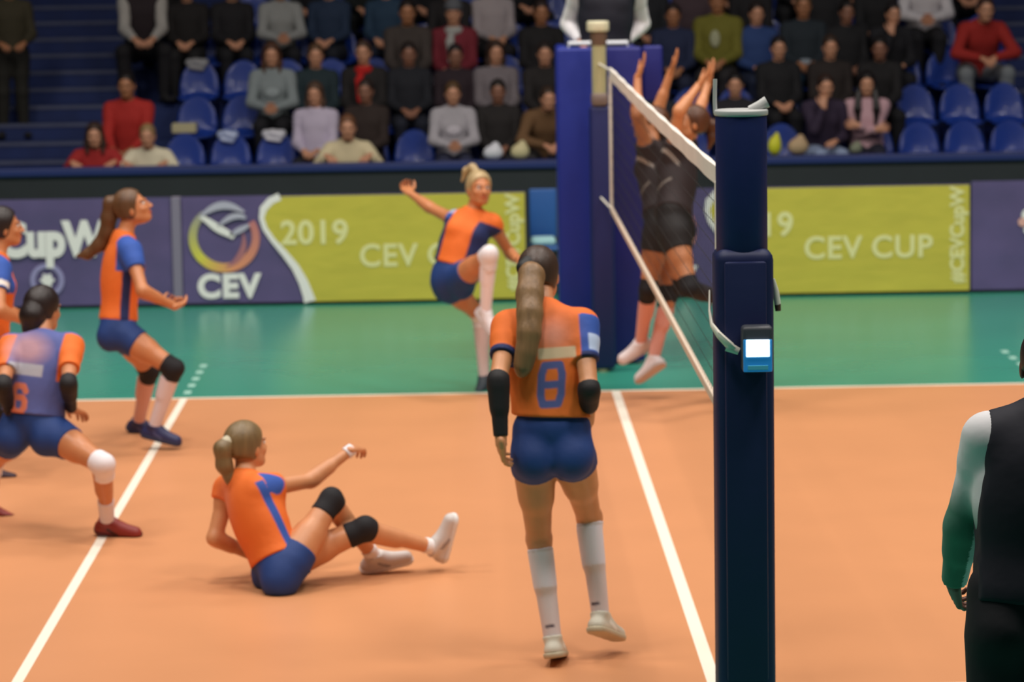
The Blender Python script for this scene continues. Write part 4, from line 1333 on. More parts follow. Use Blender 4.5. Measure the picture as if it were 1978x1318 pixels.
# --- two blockers in dark kit beyond the net
def blocker(name, label, sockrgb, shoergb, skin, hfw, hairrgb):
    J = J_of(name); H = 1.84
    A = anatomy(J, H)
    root = person_root(J, label)
    pel, S, F, U, Tl, ch = A['frame']
    hfr = head_frame(hfw, V3(0, .1, 1))
    build_body(A, J, hfr, H, root, skin, h=.008, hands={'L': (V3(-1, 0, -.2), .15), 'R': (V3(-1, 0, -.2), .15)})
    eyes(J, hfr, H, root)
    DK = np.array(lin((44, 30, 32))); WH = np.array(lin((180, 170, 160)))
    def tint(P):
        q = P-pel; x, y, z = q@S, q@F, q@U
        r = np.tile(DK, (len(P), 1))
        r = mix(r, (x < -.02)*sm(.013-np.abs(z-.36-y*.8))*sm(y+.04), WH)
        r = mix(r, (x < -.02)*sm(.008-np.abs(z-.22+y*.4))*sm(y), WH*.6)
        return r
    jersey(A, J, root, m_jersey, tint, H, hem=.03, sleeveL=.30, sleeveR=.30)
    shorts(A, J, root, mat('shorts_black', (20, 14, 16), rough=.7), H, top=.10, leg=.38)
    for q in 'LR':
        kneepad(A, J, q, root, m_padk, up=.84, dn=.20, t=.012)
        sock(A, J, q, root, top=.18, rgb=sockrgb)
        shoe(A, q, root, shoergb, (196, 186, 184), H/1.75)
    hm = hairmat('chestnut', hairrgb)
    c = J['hd']
    p = lambda x, y, z: c+hfr[0]*x+hfr[1]*y+hfr[2]*z
    hair(J, hfr, H, root, hm, t=.004)
    P, Fq = surface(chain([p(0, -.10, .05), p(.0, -.15, .03), p(.0, -.17, -.05), p(.0, -.16, -.13)], [.030, .036, .030, .010]), .005, .02)
    quads_mesh('ponytail', P, Fq, root, hm)
blocker('blockA', 'person in dark kit jumping at the net, farther of the two blockers, pale shoes', (222, 160, 146), (226, 214, 214), SKIN2, V3(-1, -.1, .3), (88, 52, 30))
blocker('blockB', 'person in dark kit jumping at the net, nearer of the two blockers, shins bent back', (40, 34, 38), (210, 204, 204), (198, 132, 88), V3(-1, -.25, .3), (112, 66, 34))

# --- officials
def official(name, label, vest, shirt, trouser, skin, hfw, hairrgb, hands, z0=None, green_fade=False, bulk=1.08):
    J = J_of(name); H = 1.84
    A = anatomy(J, H, female=False, bulk=bulk)
    g = .5*(J['aL']+J['aR'])
    root = empty('person', (round(float(g[0]), 3), round(float(g[1]), 3), 0.0 if z0 is not None else 1.32))
    tag(root, label, 'person')
    pel, S, F, U, Tl, ch = A['frame']
    hfr = head_frame(hfw, V3(0, 0, 1))
    build_body(A, J, hfr, H, root, skin, h=.008, hands=hands, z0=z0)
    eyes(J, hfr, H, root)
    # shirt with long sleeves
    pr = pick(A, ['waist', 'chest', 'yoke', 'trap'], .010, [(pel+U*.05, -U)])
    for q in 'LR':
        pr += pick(A, ['uarm'+q], .018)+pick(A, ['farm'+q], .016, [(J['w'+q]-(J['w'+q]-J['e'+q])*.06, unit(J['w'+q]-J['e'+q]))])
    nd = unit(J['hd']-J['nk'])
    pr.append(Cone(J['nk']-U*.02, J['nk']+nd*.05, .074, .066, k=.03, clips=[(J['nk']+nd*.040, nd)]))
    P, Fq = surface(pr, .008, .03)
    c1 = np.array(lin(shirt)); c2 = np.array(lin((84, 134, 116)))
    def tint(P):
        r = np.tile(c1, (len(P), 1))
        if green_fade:  # sleeves blend to green from the middle of the upper arm down
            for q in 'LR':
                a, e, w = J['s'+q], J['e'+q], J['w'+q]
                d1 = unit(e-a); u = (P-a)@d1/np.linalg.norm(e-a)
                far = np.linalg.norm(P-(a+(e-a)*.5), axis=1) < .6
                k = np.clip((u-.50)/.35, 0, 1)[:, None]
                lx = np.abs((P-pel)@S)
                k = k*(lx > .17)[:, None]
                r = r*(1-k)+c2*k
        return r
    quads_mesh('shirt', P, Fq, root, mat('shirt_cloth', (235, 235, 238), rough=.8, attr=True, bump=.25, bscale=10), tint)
    pr = pick(A, ['pelvis', 'waist', 'chest', 'bust', 'yoke', 'trap'], .024, [(pel+U*.0, -U)])
    pr.append(Cone(ch, pel, .185, .180, n=F, flat=.72, k=.04, clips=[(pel, -U)]))
    ax = [(J['s'+q]+(J['nk']-J['s'+q])*(.02), S if q == 'R' else -S) for q in 'LR']
    for p in pr: p.clips = p.clips+tuple(ax)
    P, Fq = surface(pr, .008, .03, [])
    quads_mesh('vest', P, Fq, root, vest)
    pr = pick(A, ['pelvis', 'glute'], .014, [(pel+U*.09, U)])
    for q in 'LR':
        pr += pick(A, ['thigh'+q, 'knee'+q], .018)+pick(A, ['calf'+q], .026, [(J['a'+q], unit(J['a'+q]-J['k'+q]))])
    P, Fq = surface(pr, .010, .03)
    quads_mesh('trousers', P, Fq, root, trouser)
    for q in 'LR':
        shoe(A, q, root, (18, 18, 22), (12, 12, 14), H/1.75, h=.008, z0=z0)
    hair(J, hfr, H, root, hairmat('short_dark', hairrgb), low=.0, h=.006)
m_vest = mat('vest_navy', (17, 18, 34), rough=.75, bump=.15, bscale=12)
m_trn = mat('trousers_black', (10, 11, 20), rough=.8, bump=.15, bscale=10)
official('ref', 'person in a white shirt and dark vest on top of the referee stand', m_vest, (238, 236, 240), m_trn, (190, 130, 100), V3(0, -1, -.1), (40, 30, 26),
         {'L': (V3(-.2, .2, -1), .5), 'R': (V3(.2, .2, -1), .5)})
official('official', 'person in a navy vest and long sleeves fading from white to green, back turned, right edge', m_vest, (232, 232, 234), m_trn, (112, 74, 62), V3(.1, 1, 0), (30, 24, 22),
         {'L': (V3(.9, .35, 0), .75), 'R': (V3(-.9, .35, 0), .7)}, z0=.006, green_fade=True)
CROWD = [
 (0, -4.380, 'wide', (176, 40, 34), (40, 42, 50), 'short', (26, 20, 18), 1, 1.10, 0.00, 'person in a red jacket on the far left of the front row, hands on knees', {}),
 (0, -4.656, 'squat', (160, 34, 34), (34, 34, 44), 'long', (60, 42, 34), 0, 1.00, -0.60, 'small person in dark red at the left end of the rail, nearest the aisle', {}),
 (0, -4.125, 'squat', (222, 214, 186), (60, 62, 66), 'short', (150, 120, 80), 0, 0.98, -0.60, 'small fair-haired person with pale cream sleeves in front of the red jacket', {}),
 (0, -2.174, 'squat', (218, 204, 166), (40, 38, 48), 'tied', (112, 74, 50), 0, 1.04, -0.58, 'person in a cream sweater leaning on the blue rail, arms spread', {}),
 (0, -1.131, 'clasp', (176, 172, 178), (40, 44, 70), 'tied', (90, 66, 40), 0, 0.98, -0.05, 'person in a pale grey hooded top with hands clasped, front row centre', {'stripe': 1}),
 (0, -2.518, 'lap', (196, 186, 206), (20, 20, 28), 'long', (84, 62, 48), 0, 0.98, 0.00, 'person in a lilac and white top, front row, right of two empty seats', {}),
 (0, -2.007, 'lap', (46, 34, 30), (30, 26, 28), 'short', (46, 34, 30), 2, 1.00, 0.00, 'person in a dark brown coat behind the cream sweater, front row', {}),
 (0, 2.593, 'chin', (48, 36, 58), (140, 156, 186), 'tied', (52, 34, 26), 0, 1.00, -0.05, 'person in a dark purple jacket and pale jeans, hand at the chin', {}),
 (0, 3.042, 'fold', (196, 158, 166), (26, 28, 44), 'verylong', (22, 16, 16), 0, 1.00, -0.05, 'person with very long black hair and pink sleeves, arms folded', {}),
 (0, 1.720, 'lap', (30, 28, 34), (28, 28, 34), 'short', (22, 18, 18), 0, 1.00, 0.00, 'person in black directly behind the top of the near post', {}),
 (0, -0.232, 'lean', (110, 80, 50), (36, 34, 36), 'short', (60, 44, 34), 0, 1.00, 0.10, 'person in a brown coat beside the left edge of the referee stand, front row', {}),
 (0, -0.673, 'lap', (32, 28, 28), (24, 24, 28), 'short', (30, 24, 20), 2, 0.98, 0.00, 'person in black between the clasped hands and the brown coat, front row', {}),
 (0, 0.909, 'lap', (34, 36, 46), (30, 32, 44), 'short', (40, 30, 26), 2, 1.00, 0.00, 'person in charcoal seated behind the raised arms of the blockers, front row', {}),
 (1, -2.982, 'clasp', (134, 144, 146), (18, 18, 24), 'long', (84, 54, 38), 0, 1.02, 0.00, 'person in a grey hooded sweater, second row, right of the empty seats', {'stripe': 1}),
 (1, -2.535, 'lap', (28, 46, 52), (22, 30, 36), 'tied', (92, 66, 44), 0, 1.00, 0.00, 'person in a dark teal jacket, second row, next to the grey hooded sweater', {}),
 (1, -2.045, 'lap', (30, 26, 26), (22, 22, 26), 'short', (70, 50, 38), 0, 1.02, 0.00, 'person in a black coat with a bright red scarf, second row', {'scarf': (190, 26, 24)}),
 (1, -1.576, 'lap', (26, 28, 36), (26, 30, 44), 'short', (36, 26, 22), 2, 1.00, 0.00, 'person in navy below the pale knees of the person above, second row', {}),
 (1, -0.679, 'lap', (120, 112, 116), (26, 26, 30), 'long', (58, 40, 30), 0, 1.00, 0.00, 'person in a grey checked jacket with two pale panels, second row', {'stripe': 1}),
 (1, -0.178, 'wide', (34, 30, 30), (30, 28, 28), 'short', (44, 34, 30), 0, 1.00, 0.00, 'person in near-black next to the referee stand, second row', {}),
 (1, 2.239, 'lap', (20, 20, 24), (20, 20, 24), 'short', (30, 22, 20), 0, 1.00, 0.00, 'person in black, second row, up and right of the top of the near post', {}),
 (1, 2.774, 'lap', (36, 28, 26), (24, 22, 24), 'short', (60, 44, 34), 0, 1.00, 0.00, 'person in dark brown above the pale jeans, second row', {}),
 (1, 3.288, 'wide', (22, 20, 22), (18, 18, 22), 'short', (24, 20, 20), 2, 1.00, 0.00, 'person in dark clothes behind the very long black hair, second row', {}),
 (1, -1.096, 'lap', (40, 26, 34), (34, 26, 36), 'short', (34, 26, 26), 2, 0.98, 0.00, 'person in dark plum below the maroon jacket, second row', {}),
 (2, -1.597, 'wide', (64, 56, 52), (150, 158, 180), 'short', (34, 24, 18), 1, 1.08, -0.05, 'person in a grey-brown jacket with pale jeans, knees apart, third row', {}),
 (2, -1.112, 'lap', (116, 30, 44), (40, 34, 44), 'short', (110, 106, 104), 0, 1.05, -0.05, 'person in a maroon jacket with a grey scarf, third row', {'scarf': (170, 170, 166), 'hat': (96, 98, 104)}),
 (2, 1.673, 'lap', (112, 108, 34), (34, 32, 34), 'short', (38, 26, 22), 1, 1.12, 0.00, 'person in an olive-yellow jacket with a pale print, third row', {'print': (170, 172, 140)}),
 (2, 2.088, 'lap', (40, 66, 120), (30, 40, 66), 'short', (40, 30, 26), 0, 1.00, 0.00, 'person in a mid-blue jacket beside the olive-yellow jacket, third row', {}),
 (2, 2.581, 'lap', (30, 40, 48), (34, 66, 88), 'short', (100, 76, 52), 1, 1.06, 0.00, 'person in dark clothes with a grey waist bag and teal jeans, third row', {'belt': (140, 150, 160)}),
 (2, -0.185, 'lap', (24, 22, 24), (22, 22, 26), 'short', (50, 36, 32), 1, 1.04, 0.00, 'person in black just left of the white-sleeved person on the stand, third row', {}),
 (2, 3.490, 'chin', (24, 24, 30), (22, 22, 28), 'short', (30, 24, 24), 0, 1.00, 0.00, 'person in black touching the chin above the white cup, third row', {}),
 (2, 4.421, 'lean', (158, 34, 28), (120, 126, 130), 'short', (66, 40, 32), 0, 1.10, 0.00, 'person in a red jacket and grey jeans leaning forward, right side of the stands', {}),
 (2, 3.041, 'lap', (20, 20, 24), (26, 22, 22), 'short', (26, 22, 20), 2, 1.00, 0.00, 'person in black left of the white cup, third row', {}),
 (2, 1.203, 'lap', (30, 40, 72), (30, 36, 60), 'short', (40, 30, 28), 1, 1.00, 0.00, 'person in dark blue behind the raised hands, third row', {}),
 (3, -4.458, 'wide', (40, 30, 34), (20, 18, 22), 'short', (30, 22, 20), 0, 1.12, 0.00, 'person in a dark vest with grey-white sleeves, hands together, top left', {'sleeves': (176, 172, 166)}),
 (3, -3.980, 'lap', (26, 22, 22), (22, 20, 22), 'short', (30, 22, 20), 0, 1.00, 0.00, 'person in black two places right of the grey-white sleeves, fourth row', {}),
 (3, -3.491, 'lap', (24, 22, 26), (20, 20, 24), 'short', (26, 22, 20), 0, 1.00, 0.00, 'person in black above the glossy empty seats, fourth row', {}),
 (3, -2.979, 'clasp', (150, 152, 150), (20, 20, 26), 'short', (40, 30, 26), 0, 1.00, 0.00, 'person in a pale grey top with rounded arms, fourth row', {}),
 (3, -2.456, 'lap', (30, 48, 74), (20, 24, 34), 'short', (40, 30, 26), 0, 1.00, 0.00, 'person in navy blue, fourth row left of centre', {}),
 (3, -1.838, 'lap', (34, 60, 84), (26, 34, 52), 'short', (40, 30, 26), 0, 1.00, 0.00, 'person in dull teal behind the grey-brown jacket, fourth row', {}),
 (3, -1.152, 'wide', (28, 24, 26), (20, 20, 24), 'short', (40, 30, 26), 0, 1.00, 0.00, 'person in black above the grey hat, fourth row', {}),
 (3, -0.684, 'lap', (168, 158, 160), (26, 24, 28), 'short', (60, 44, 36), 0, 1.00, 0.00, 'person in a pale pinkish-grey top, fourth row centre', {}),
 (3, 0.979, 'lap', (26, 28, 34), (22, 24, 30), 'short', (30, 24, 22), 0, 1.00, 0.00, 'person in black right of the white-sleeved person on the stand, fourth row', {}),
 (3, 1.481, 'lap', (70, 54, 60), (24, 24, 28), 'short', (40, 30, 26), 0, 1.00, 0.00, 'person in muted mauve above the olive-yellow jacket, fourth row', {}),
 (3, 2.096, 'lap', (24, 22, 26), (22, 20, 24), 'short', (30, 24, 22), 0, 1.00, 0.00, 'person in black above the mid-blue jacket, fourth row', {}),
 (3, 2.879, 'lap', (24, 24, 28), (20, 20, 24), 'short', (34, 26, 22), 0, 1.00, 0.00, 'person in dark grey above the waist bag, fourth row', {}),
 (3, 3.439, 'wide', (22, 22, 26), (18, 18, 22), 'short', (30, 24, 22), 0, 1.00, 0.00, 'person in black left of the white jacket, fourth row', {}),
 (3, 3.956, 'clasp', (206, 202, 206), (22, 22, 28), 'short', (40, 30, 26), 0, 1.14, -0.10, 'person in a bright white jacket at the upper right, arms hanging together', {}),
 (4, -4.263, 'wide', (24, 22, 22), (18, 18, 20), 'short', (30, 24, 22), 0, 1.00, 0.00, 'person in black at the left end of the fifth row', {}),
 (4, -2.673, 'wide', (24, 24, 30), (20, 20, 24), 'short', (30, 24, 22), 0, 1.00, 0.00, 'person in black in the fifth row, above the navy blue top', {}),
 (4, -2.104, 'wide', (22, 28, 26), (20, 24, 24), 'short', (30, 24, 22), 0, 1.00, 0.00, 'person in dark green-black, fifth row, cut by the top of the frame', {}),
 (4, -1.421, 'wide', (24, 24, 28), (20, 20, 26), 'short', (30, 24, 22), 0, 1.00, 0.00, 'person in black, fifth row, behind the grey hat', {}),
 (4, -0.340, 'wide', (22, 22, 26), (20, 20, 24), 'short', (30, 24, 22), 0, 1.00, 0.00, 'person in black, fifth row, left of the referee stand', {}),
 (4, 1.884, 'wide', (30, 26, 30), (24, 22, 26), 'short', (30, 24, 22), 0, 1.00, 0.00, 'person in dark plum-black, fifth row, over the olive-yellow jacket', {}),
 (4, 2.626, 'wide', (22, 22, 26), (20, 20, 24), 'short', (30, 24, 22), 0, 1.00, 0.00, 'person in black, fifth row, over the waist bag', {}),
 (4, 3.312, 'wide', (20, 20, 24), (18, 18, 22), 'short', (30, 24, 22), 0, 1.00, 0.00, 'person in black, fifth row, left of the white jacket', {}),
 (4, 4.570, 'wide', (60, 24, 26), (20, 20, 24), 'short', (30, 24, 22), 0, 1.00, 0.00, 'person in dark red behind the leaning red jacket, fifth row', {}),
]
# ---------------------------------------------------------------- people in the stands
def ik(a, c, l1, l2, pole):
    d = c-a; L = np.linalg.norm(d)
    if L > (l1+l2)*.995:
        c = a+d/L*(l1+l2)*.995; d = c-a; L = np.linalg.norm(d)
    x = (L*L+l1*l1-l2*l2)/(2*L)
    hgt = math.sqrt(max(l1*l1-x*x, 0))
    return a+d/L*x+orth(np.array(pole, float), d)*hgt, c

def seated(pose):
    """local frame: the deck under the seat is the origin, the person faces -y"""
    th = {'lap': -.03, 'fold': .10, 'clasp': .12, 'lean': .52, 'wide': .18, 'chin': .22, 'stand': .03, 'squat': .30}[pose]
    st = pose == 'stand'
    J = {}
    sq = pose == 'squat'
    J['pel'] = V3(0, .03, .93 if st else .20 if sq else .515)
    up = V3(0, -math.sin(th), math.cos(th))
    J['nk'] = J['pel']+up*.50
    J['hd'] = J['nk']+unit(up+V3(0, -.28, .25))*.195
    for q, sg in (('L', 1), ('R', -1)):
        J['s'+q] = J['nk']+V3(sg*.165, 0, 0)-up*.035
        J['h'+q] = J['pel']+V3(sg*.09, 0, -.02)
        if st:
            J['k'+q] = V3(sg*.10, 0, .50); J['a'+q] = V3(sg*.11, .03, .09); J['t'+q] = J['a'+q]+V3(sg*.04, -.16, -.06)
        elif sq:
            J['k'+q] = V3(sg*.17, -.30, .44); J['a'+q] = V3(sg*.13, -.20, .09); J['t'+q] = J['a'+q]+V3(sg*.03, -.16, -.06)
        else:
            kw = .20 if pose in ('wide', 'lean') else .11
            J['k'+q] = V3(sg*kw, -.39, .50); J['a'+q] = V3(sg*kw*.9, -.36, .09); J['t'+q] = J['a'+q]+V3(sg*.03, -.16, -.06)
        nk = J['nk']
        W = {'lap': V3(sg*.07, -.26, .64), 'fold': V3(-sg*.10, nk[1]-.22, nk[2]-.24+sg*.02), 'clasp': V3(sg*.035, nk[1]-.30, nk[2]-.34),
             'lean': V3(sg*.06, nk[1]-.22, nk[2]-.30), 'wide': V3(sg*.09, -.40, .62), 'chin': V3(sg*.07, -.28, .64), 'stand': V3(sg*.12, -.24, 1.02), 'squat': V3(sg*.20, -.40, .60)}[pose]
        if pose == 'chin' and q == 'R': W = V3(-.05, nk[1]-.20, nk[2]-.02)
        pole = V3(sg*.45, .35, -.8)
        if pose in ('lean', 'squat'): pole = V3(sg*1.2, 0, -.35) if pose == 'lean' else V3(sg*.75, .1, -.9)
        if pose == 'clasp': pole = V3(sg*.8, .2, -.6)
        if pose == 'chin' and q == 'R': pole = V3(-.3, -.2, -1)
        J['e'+q], J['w'+q] = ik(J['s'+q], W, .295, .25, pole)
        F_ = {'fold': V3(-sg*.17, .02, .01), 'chin': V3(0, .02, .17) if q == 'R' else V3(-sg*.1, -.12, -.02), 'clasp': V3(-sg*.07, -.15, -.02)}.get(pose, V3(-sg*.08, -.14, -.05))
        J['f'+q] = J['w'+q]+unit(F_)*.17
    return J

PROTO = {}
def share(me):
    """keep only the mesh of a freshly built object"""
    data = me.data
    bpy.data.objects.remove(me)
    data.materials.clear()
    data.materials.append(None)
    return data

def proto(pose):
    if pose in PROTO: return PROTO[pose]
    J = seated(pose); H = 1.74
    A = anatomy(J, H, female=pose in ('fold', 'clasp', 'chin'))
    pel, S, F, U, Tl, ch = A['frame']
    hfr = head_frame(V3(0, -1, -.12), V3(0, 0, 1))
    D = {'J': J, 'hfr': hfr, 'A': A}
    ch_ = [surface(pick(A, BODY), .016, .03)]
    hp = head_prims(J['hd'], hfr, 1.0)
    hp.append(Cone(J['nk']+(J['hd']-J['nk'])*.3, J['nk']+(J['hd']-J['nk'])*.7, .049, .048, k=.03))
    ch_.append(surface(hp, .008, .02))
    for q in 'LR':
        pn = {'fold': V3(0, 1, 0), 'clasp': V3(-1 if q == 'L' else 1, 0, 0)}.get(pose, V3(0, .2, -1))
        if pose == 'chin' and q == 'R': pn = V3(0, 1, 0)
        ch_.append(surface(hand_prims(J['w'+q], J['f'+q], pn, q, .98, .5), .0055, .01))
    P, Fq = join_chunks(ch_)
    D['body'] = share(quads_mesh('body', P, Fq))
    for nm, x in (('eyeL', .031), ('eyeR', -.031)):
        P, Fq = surface([Ell(J['hd']+hfr[0]*x+hfr[1]*.079+hfr[2]*.003, hfr, V3(.0105, .010, .0075))], .004, .002)
        D[nm] = share(quads_mesh('eye', P, Fq))
    # loose jacket
    pr = pick(A, ['pelvis', 'waist', 'chest', 'bust', 'yoke', 'trap'], .020, [(pel+U*.02, -U)])
    pr.append(Cone(ch, pel+U*.03, .155, .160, n=F, flat=.76, k=.05, clips=[(pel+U*.02, -U)]))
    nd = unit(J['hd']-J['nk'])
    pr.append(Cone(J['nk']-U*.03, J['nk']+nd*.05, .085, .072, k=.04, clips=[(J['nk']+nd*.045, nd)]))
    P, Fq = surface(pr, .015, .03)
    D['jacket'] = share(quads_mesh('jacket', P, Fq))
    for q in 'LR':
        pr = pick(A, ['uarm'+q], .018)+pick(A, ['farm'+q], .016, [(J['w'+q]-(J['w'+q]-J['e'+q])*.05, unit(J['w'+q]-J['e'+q]))])
        P, Fq = surface(pr, .014, .03)
        D['sleeve'+q] = share(quads_mesh('sleeve', P, Fq))
    pr = pick(A, ['pelvis', 'glute'], .012, [(pel+U*.07, U)])
    for q in 'LR':
        pr += pick(A, ['thigh'+q, 'knee'+q], .016)+pick(A, ['calf'+q], .022, [(J['a'+q], unit(J['a'+q]-J['k'+q]))])
    P, Fq = surface(pr, .016, .03)
    D['trousers'] = share(quads_mesh('trousers', P, Fq))
    for q in 'LR':
        fd, dn, sd, a = A['footframe'+q]
        heel = a+dn*.045-fd*.035; toe = a+dn*.052+fd*.150; sp = a+dn*.07
        P, Fq = surface([Cone(heel, toe, .045, .038, n=dn, flat=.95, clips=[(sp, dn)]), Cone(a-dn*.012, a+dn*.035+fd*.05, .045, .038, k=.025)], .012, .02)
        D['shoe'+q] = share(quads_mesh('shoe', P, Fq))
    c = J['hd']
    p = lambda x, y, z: c+hfr[0]*x+hfr[1]*y+hfr[2]*z
    D['short'] = hair_cap(c, hfr, 1.0, low=.0)
    D['tied'] = hair_cap(c, hfr, 1.0)+chain([p(0, -.10, .06), p(0, -.145, .02), p(0, -.12, -.08)], [.03, .036, .015])
    D['long'] = hair_cap(c, hfr, 1.0, t=.006)+chain([p(.072, -.005, .0), p(.080, -.01, -.09), p(.075, .03, -.18)], [.026, .030, .014])+chain([p(-.072, -.005, .0), p(-.080, -.01, -.09), p(-.075, .03, -.18)], [.026, .030, .014])+chain([p(0, -.07, -.02), p(0, -.08, -.16)], [.07, .05])
    D['verylong'] = hair_cap(c, hfr, 1.0, t=.006)
    for sg in (1, -1):
        D['verylong'] += chain([p(.072*sg, .0, .0), p(.085*sg, .03, -.12), p(.095*sg, .10, -.24), p(.085*sg, .11, -.40)], [.028, .034, .036, .018], n=hfr[1], flat=.6)
    D['hmesh'] = {}
    D['scarf'] = [Cone(J['nk']+nd*.01+V3(0, -.03, 0)+V3(math.cos(a)*.055, math.sin(a)*.05, 0), J['nk']+nd*.01+V3(0, -.03, 0)+V3(math.cos(a+.6)*.055, math.sin(a+.6)*.05, 0), .038, .038) for a in np.arange(0, 6.3, .6)]
    D['scarf'] += chain([p(.02, .03, -.19)*1.0, ch+F*.155+S*.03+U*.05, ch+F*.165+S*.02-U*.14], [.036, .040, .034], n=F, flat=.55)
    D['print'] = [Ell(ch+F*.150-U*.02+S*.015, np.array([S, F, U]), V3(.050, .016, .085))]
    D['stripe'] = [Ell(ch+F*.143-U*.03, np.array([S, F, U]), V3(.075, .014, .055))]
    D['belt'] = [Ell(pel+F*.150+U*.12, np.array([S, F, U]), V3(.100, .04, .045))]
    D['hat'] = [Ell(p(0, -.012, .060), hfr, V3(.092, .108, .088), clips=[(p(0, 0, .035), -hfr[2])])]
    PROTO[pose] = D
    return D

def cmat(rgb, rough=.85):
    k = 'cloth_%d_%d_%d' % tuple(rgb)
    return mat(k, rgb, rough=rough, bump=.15, bscale=18)
SKT = [mat('crowd_skin_fair', (206, 150, 118), rough=.5), mat('crowd_skin_tan', (176, 120, 84), rough=.5), mat('crowd_skin_dim', (150, 104, 82), rough=.5)]
M_EYE = mat('crowd_eye', (40, 30, 28), rough=.2)
def put(name, me, root, m):
    o = bpy.data.objects.new(name, me); COL.objects.link(o); o.parent = root
    o.material_slots[0].link = 'OBJECT'; o.material_slots[0].material = m
    return o
def spectator(x, y, z, rz, pose, top, tr, hs, hc, sk, sc, label, o):
    D = proto(pose)
    root = empty('person', (x, y, z), rz)
    root.scale = (sc, sc, sc)
    tag(root, label, 'person', 'people in the stands')
    put('body', D['body'], root, SKT[sk])
    put('eye', D['eyeL'], root, M_EYE); put('eye', D['eyeR'], root, M_EYE)
    put('jacket', D['jacket'], root, cmat(top))
    sl = o.get('sleeves', top)
    put('sleeve', D['sleeveL'], root, cmat(sl)); put('sleeve', D['sleeveR'], root, cmat(sl))
    put('trousers', D['trousers'], root, cmat(tr))
    sh = cmat((30, 28, 30))
    put('shoe', D['shoeL'], root, sh); put('shoe', D['shoeR'], root, sh)
    def extra(key, nm, m, h=.010):
        if key not in D['hmesh']:
            P, Fq = surface(D[key], h, .02)
            D['hmesh'][key] = share(quads_mesh(nm, P, Fq))
        put(nm, D['hmesh'][key], root, m)
    extra(hs, 'hair', hairmat('c_%d_%d_%d' % tuple(hc), hc))
    if 'scarf' in o: extra('scarf', 'scarf', cmat(o['scarf']))
    if 'print' in o: extra('print', 'chest_print', cmat(o['print']))
    if 'stripe' in o: extra('stripe', 'chest_panel', cmat(tuple(min(255, int(c*1.18)) for c in top)))
    if 'belt' in o: extra('belt', 'waist_bag', cmat(o['belt']))
    if 'hat' in o: extra('hat', 'hat', cmat(o['hat']))
    return root
rc = random.Random(3)
for row, x, pose, top, tr, hs, hc, sk, sc, dy, label, o in CROWD:
    spectator(x, Y0+PITCHY*row+dy, deck_z(row)+o.get('dz', 0), rc.uniform(-.18, .18), pose, top, tr, hs, hc, sk, sc, label, o)
spectator(-5.78, 21.05, deck_z(2), .2, 'stand', (58, 52, 34), (34, 32, 26), 'short', (40, 30, 24), 1, 1.0, 'person in a dark olive coat standing on the left aisle steps at the frame edge', {})

# ---------------------------------------------------------------- things left on the seats
def lump(name, label, cat, parts, m, group=None):
    P, Fq = surface(parts, .010, .02)
    c = P.min(0)*.5+P.max(0)*.5
    o = quads_mesh(name, P-V3(c[0], c[1], P[:, 2].min()), Fq, None, m)
    o.location = (c[0], c[1], P[:, 2].min())
    return tag(o, label, cat, group)
I3 = np.eye(3)
def seat_top(row): return deck_z(row)+.415
m_bagw = mat('bag_white', (214, 214, 222), rough=.4, bump=.4, bscale=20)
m_bagc = mat('bag_cream', (204, 192, 148), rough=.6, bump=.4, bscale=20)
def bag(x, y, z, rx, ry, rz_, m, label, name='bag', cat='bag'):
    return lump(name, label, cat, [Ell(V3(x, y, z+rz_), I3, V3(rx, ry, rz_), clips=[(V3(0, 0, z), V3(0, 0, -1))]), Ell(V3(x+.02, y, z+rz_*1.5), I3, V3(rx*.5, ry*.6, rz_*.9)), Ell(V3(x-rx*.4, y-.02, z+rz_*.9), I3, V3(rx*.6, ry*.7, rz_*.7))], m)
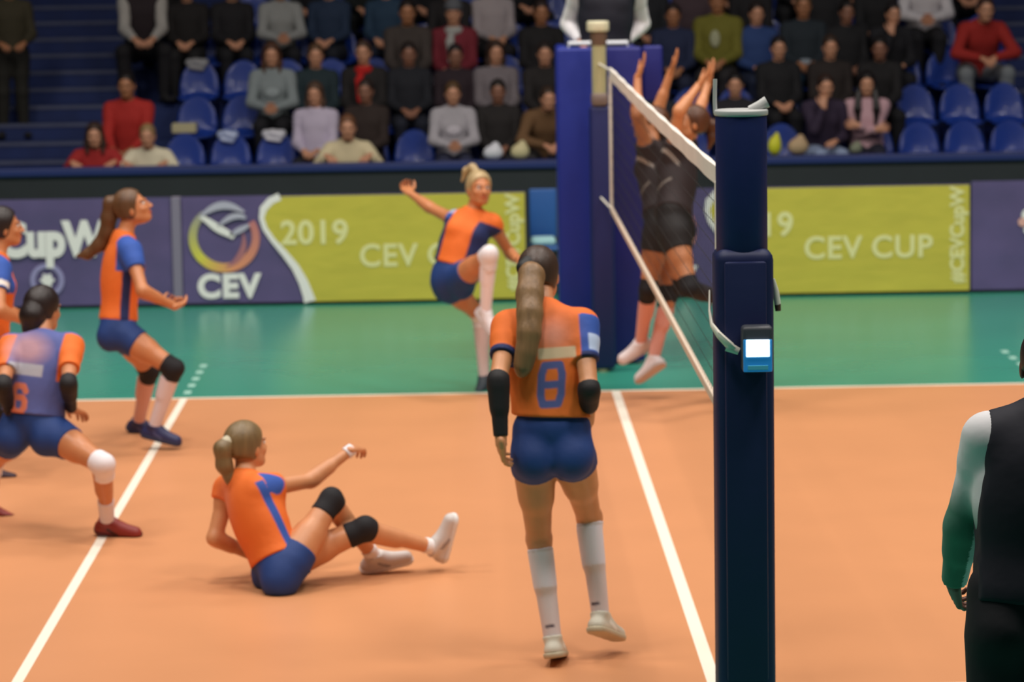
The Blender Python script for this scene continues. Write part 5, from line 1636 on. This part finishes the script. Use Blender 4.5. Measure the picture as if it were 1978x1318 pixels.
def draped(x, row, w, m, label):
    y = Y0+PITCHY*row+.215; z = deck_z(row)+.775
    lump('draped_cloth', label, 'cloth', [Cone(V3(x-w, y, z), V3(x+w, y, z), .042, .042, k=.02), Cone(V3(x-w*.8, y-.035, z-.05), V3(x+w*.7, y-.035, z-.07), .020, .020, k=.03), Cone(V3(x-w*.2, y-.02, z+.01), V3(x+w*.9, y-.03, z-.02), .035, .03, k=.03)], m)
draped(-3.42, 0, .07, mat('plastic_pale', (176, 190, 224), rough=.25), 'pale blue-white plastic draped over the front-row seat below the two empty seats')
draped(-2.95, 0, .085, m_bagw, 'white cloth draped over the front-row seat below the grey hooded sweater')
draped(-3.84, 2, .085, mat('cloth_grey', (150, 150, 152), rough=.6, bump=.3), 'light grey cloth draped over the leftmost visible third-row seat')
o = MB().box((-4.02, 20.0, seat_top(1)+.022), (-3.77, 20.22, seat_top(1)+.12), bevel=.012).build('cardboard_box', mat('box_cream', (196, 188, 148), rough=.8))
tag(o, 'cream box on the second-row seat right beside the red jacket', 'box')
RT = .978
bag(-.74, 18.08, RT, .095, .07, .075, m_bagw, 'white bag on the blue rail, left of the cream bag')
bag(-.48, 18.08, RT, .09, .07, .08, m_bagc, 'cream bag on the blue rail, left of the referee stand')
bag(2.22, 18.08, RT, .10, .07, .085, mat('bag_beige', (178, 150, 116), rough=.7, bump=.3), 'beige bag on the blue rail, right of the yellow bag')
bag(1.99, 18.08, RT, .065, .06, .095, mat('bag_yellow', (206, 204, 40), rough=.6, bump=.3), 'bright yellow bag on the blue rail just right of the near post')
bag(2.78, 18.08, RT, .06, .05, .055, mat('bag_sage', (120, 124, 104), rough=.7), 'sage green pouch on the blue rail between the two long-haired people')
o = MB().cyl((3.476, 20.82), .05, seat_top(2)+.02, seat_top(2)+.14, 20, r2=.065, bevel=.006).build('paper_cup', mat('cup_white', (220, 222, 232), rough=.4), smooth=True)
tag(o, 'white cup on a third-row seat at the right side of the stands', 'cup')
bag(-.66, 21.0, seat_top(2), .15, .11, .12, mat('plastic_clear_blue', (120, 136, 196), rough=.2, coat=.5), 'shiny blue-white bag on a third-row seat left of the referee stand')
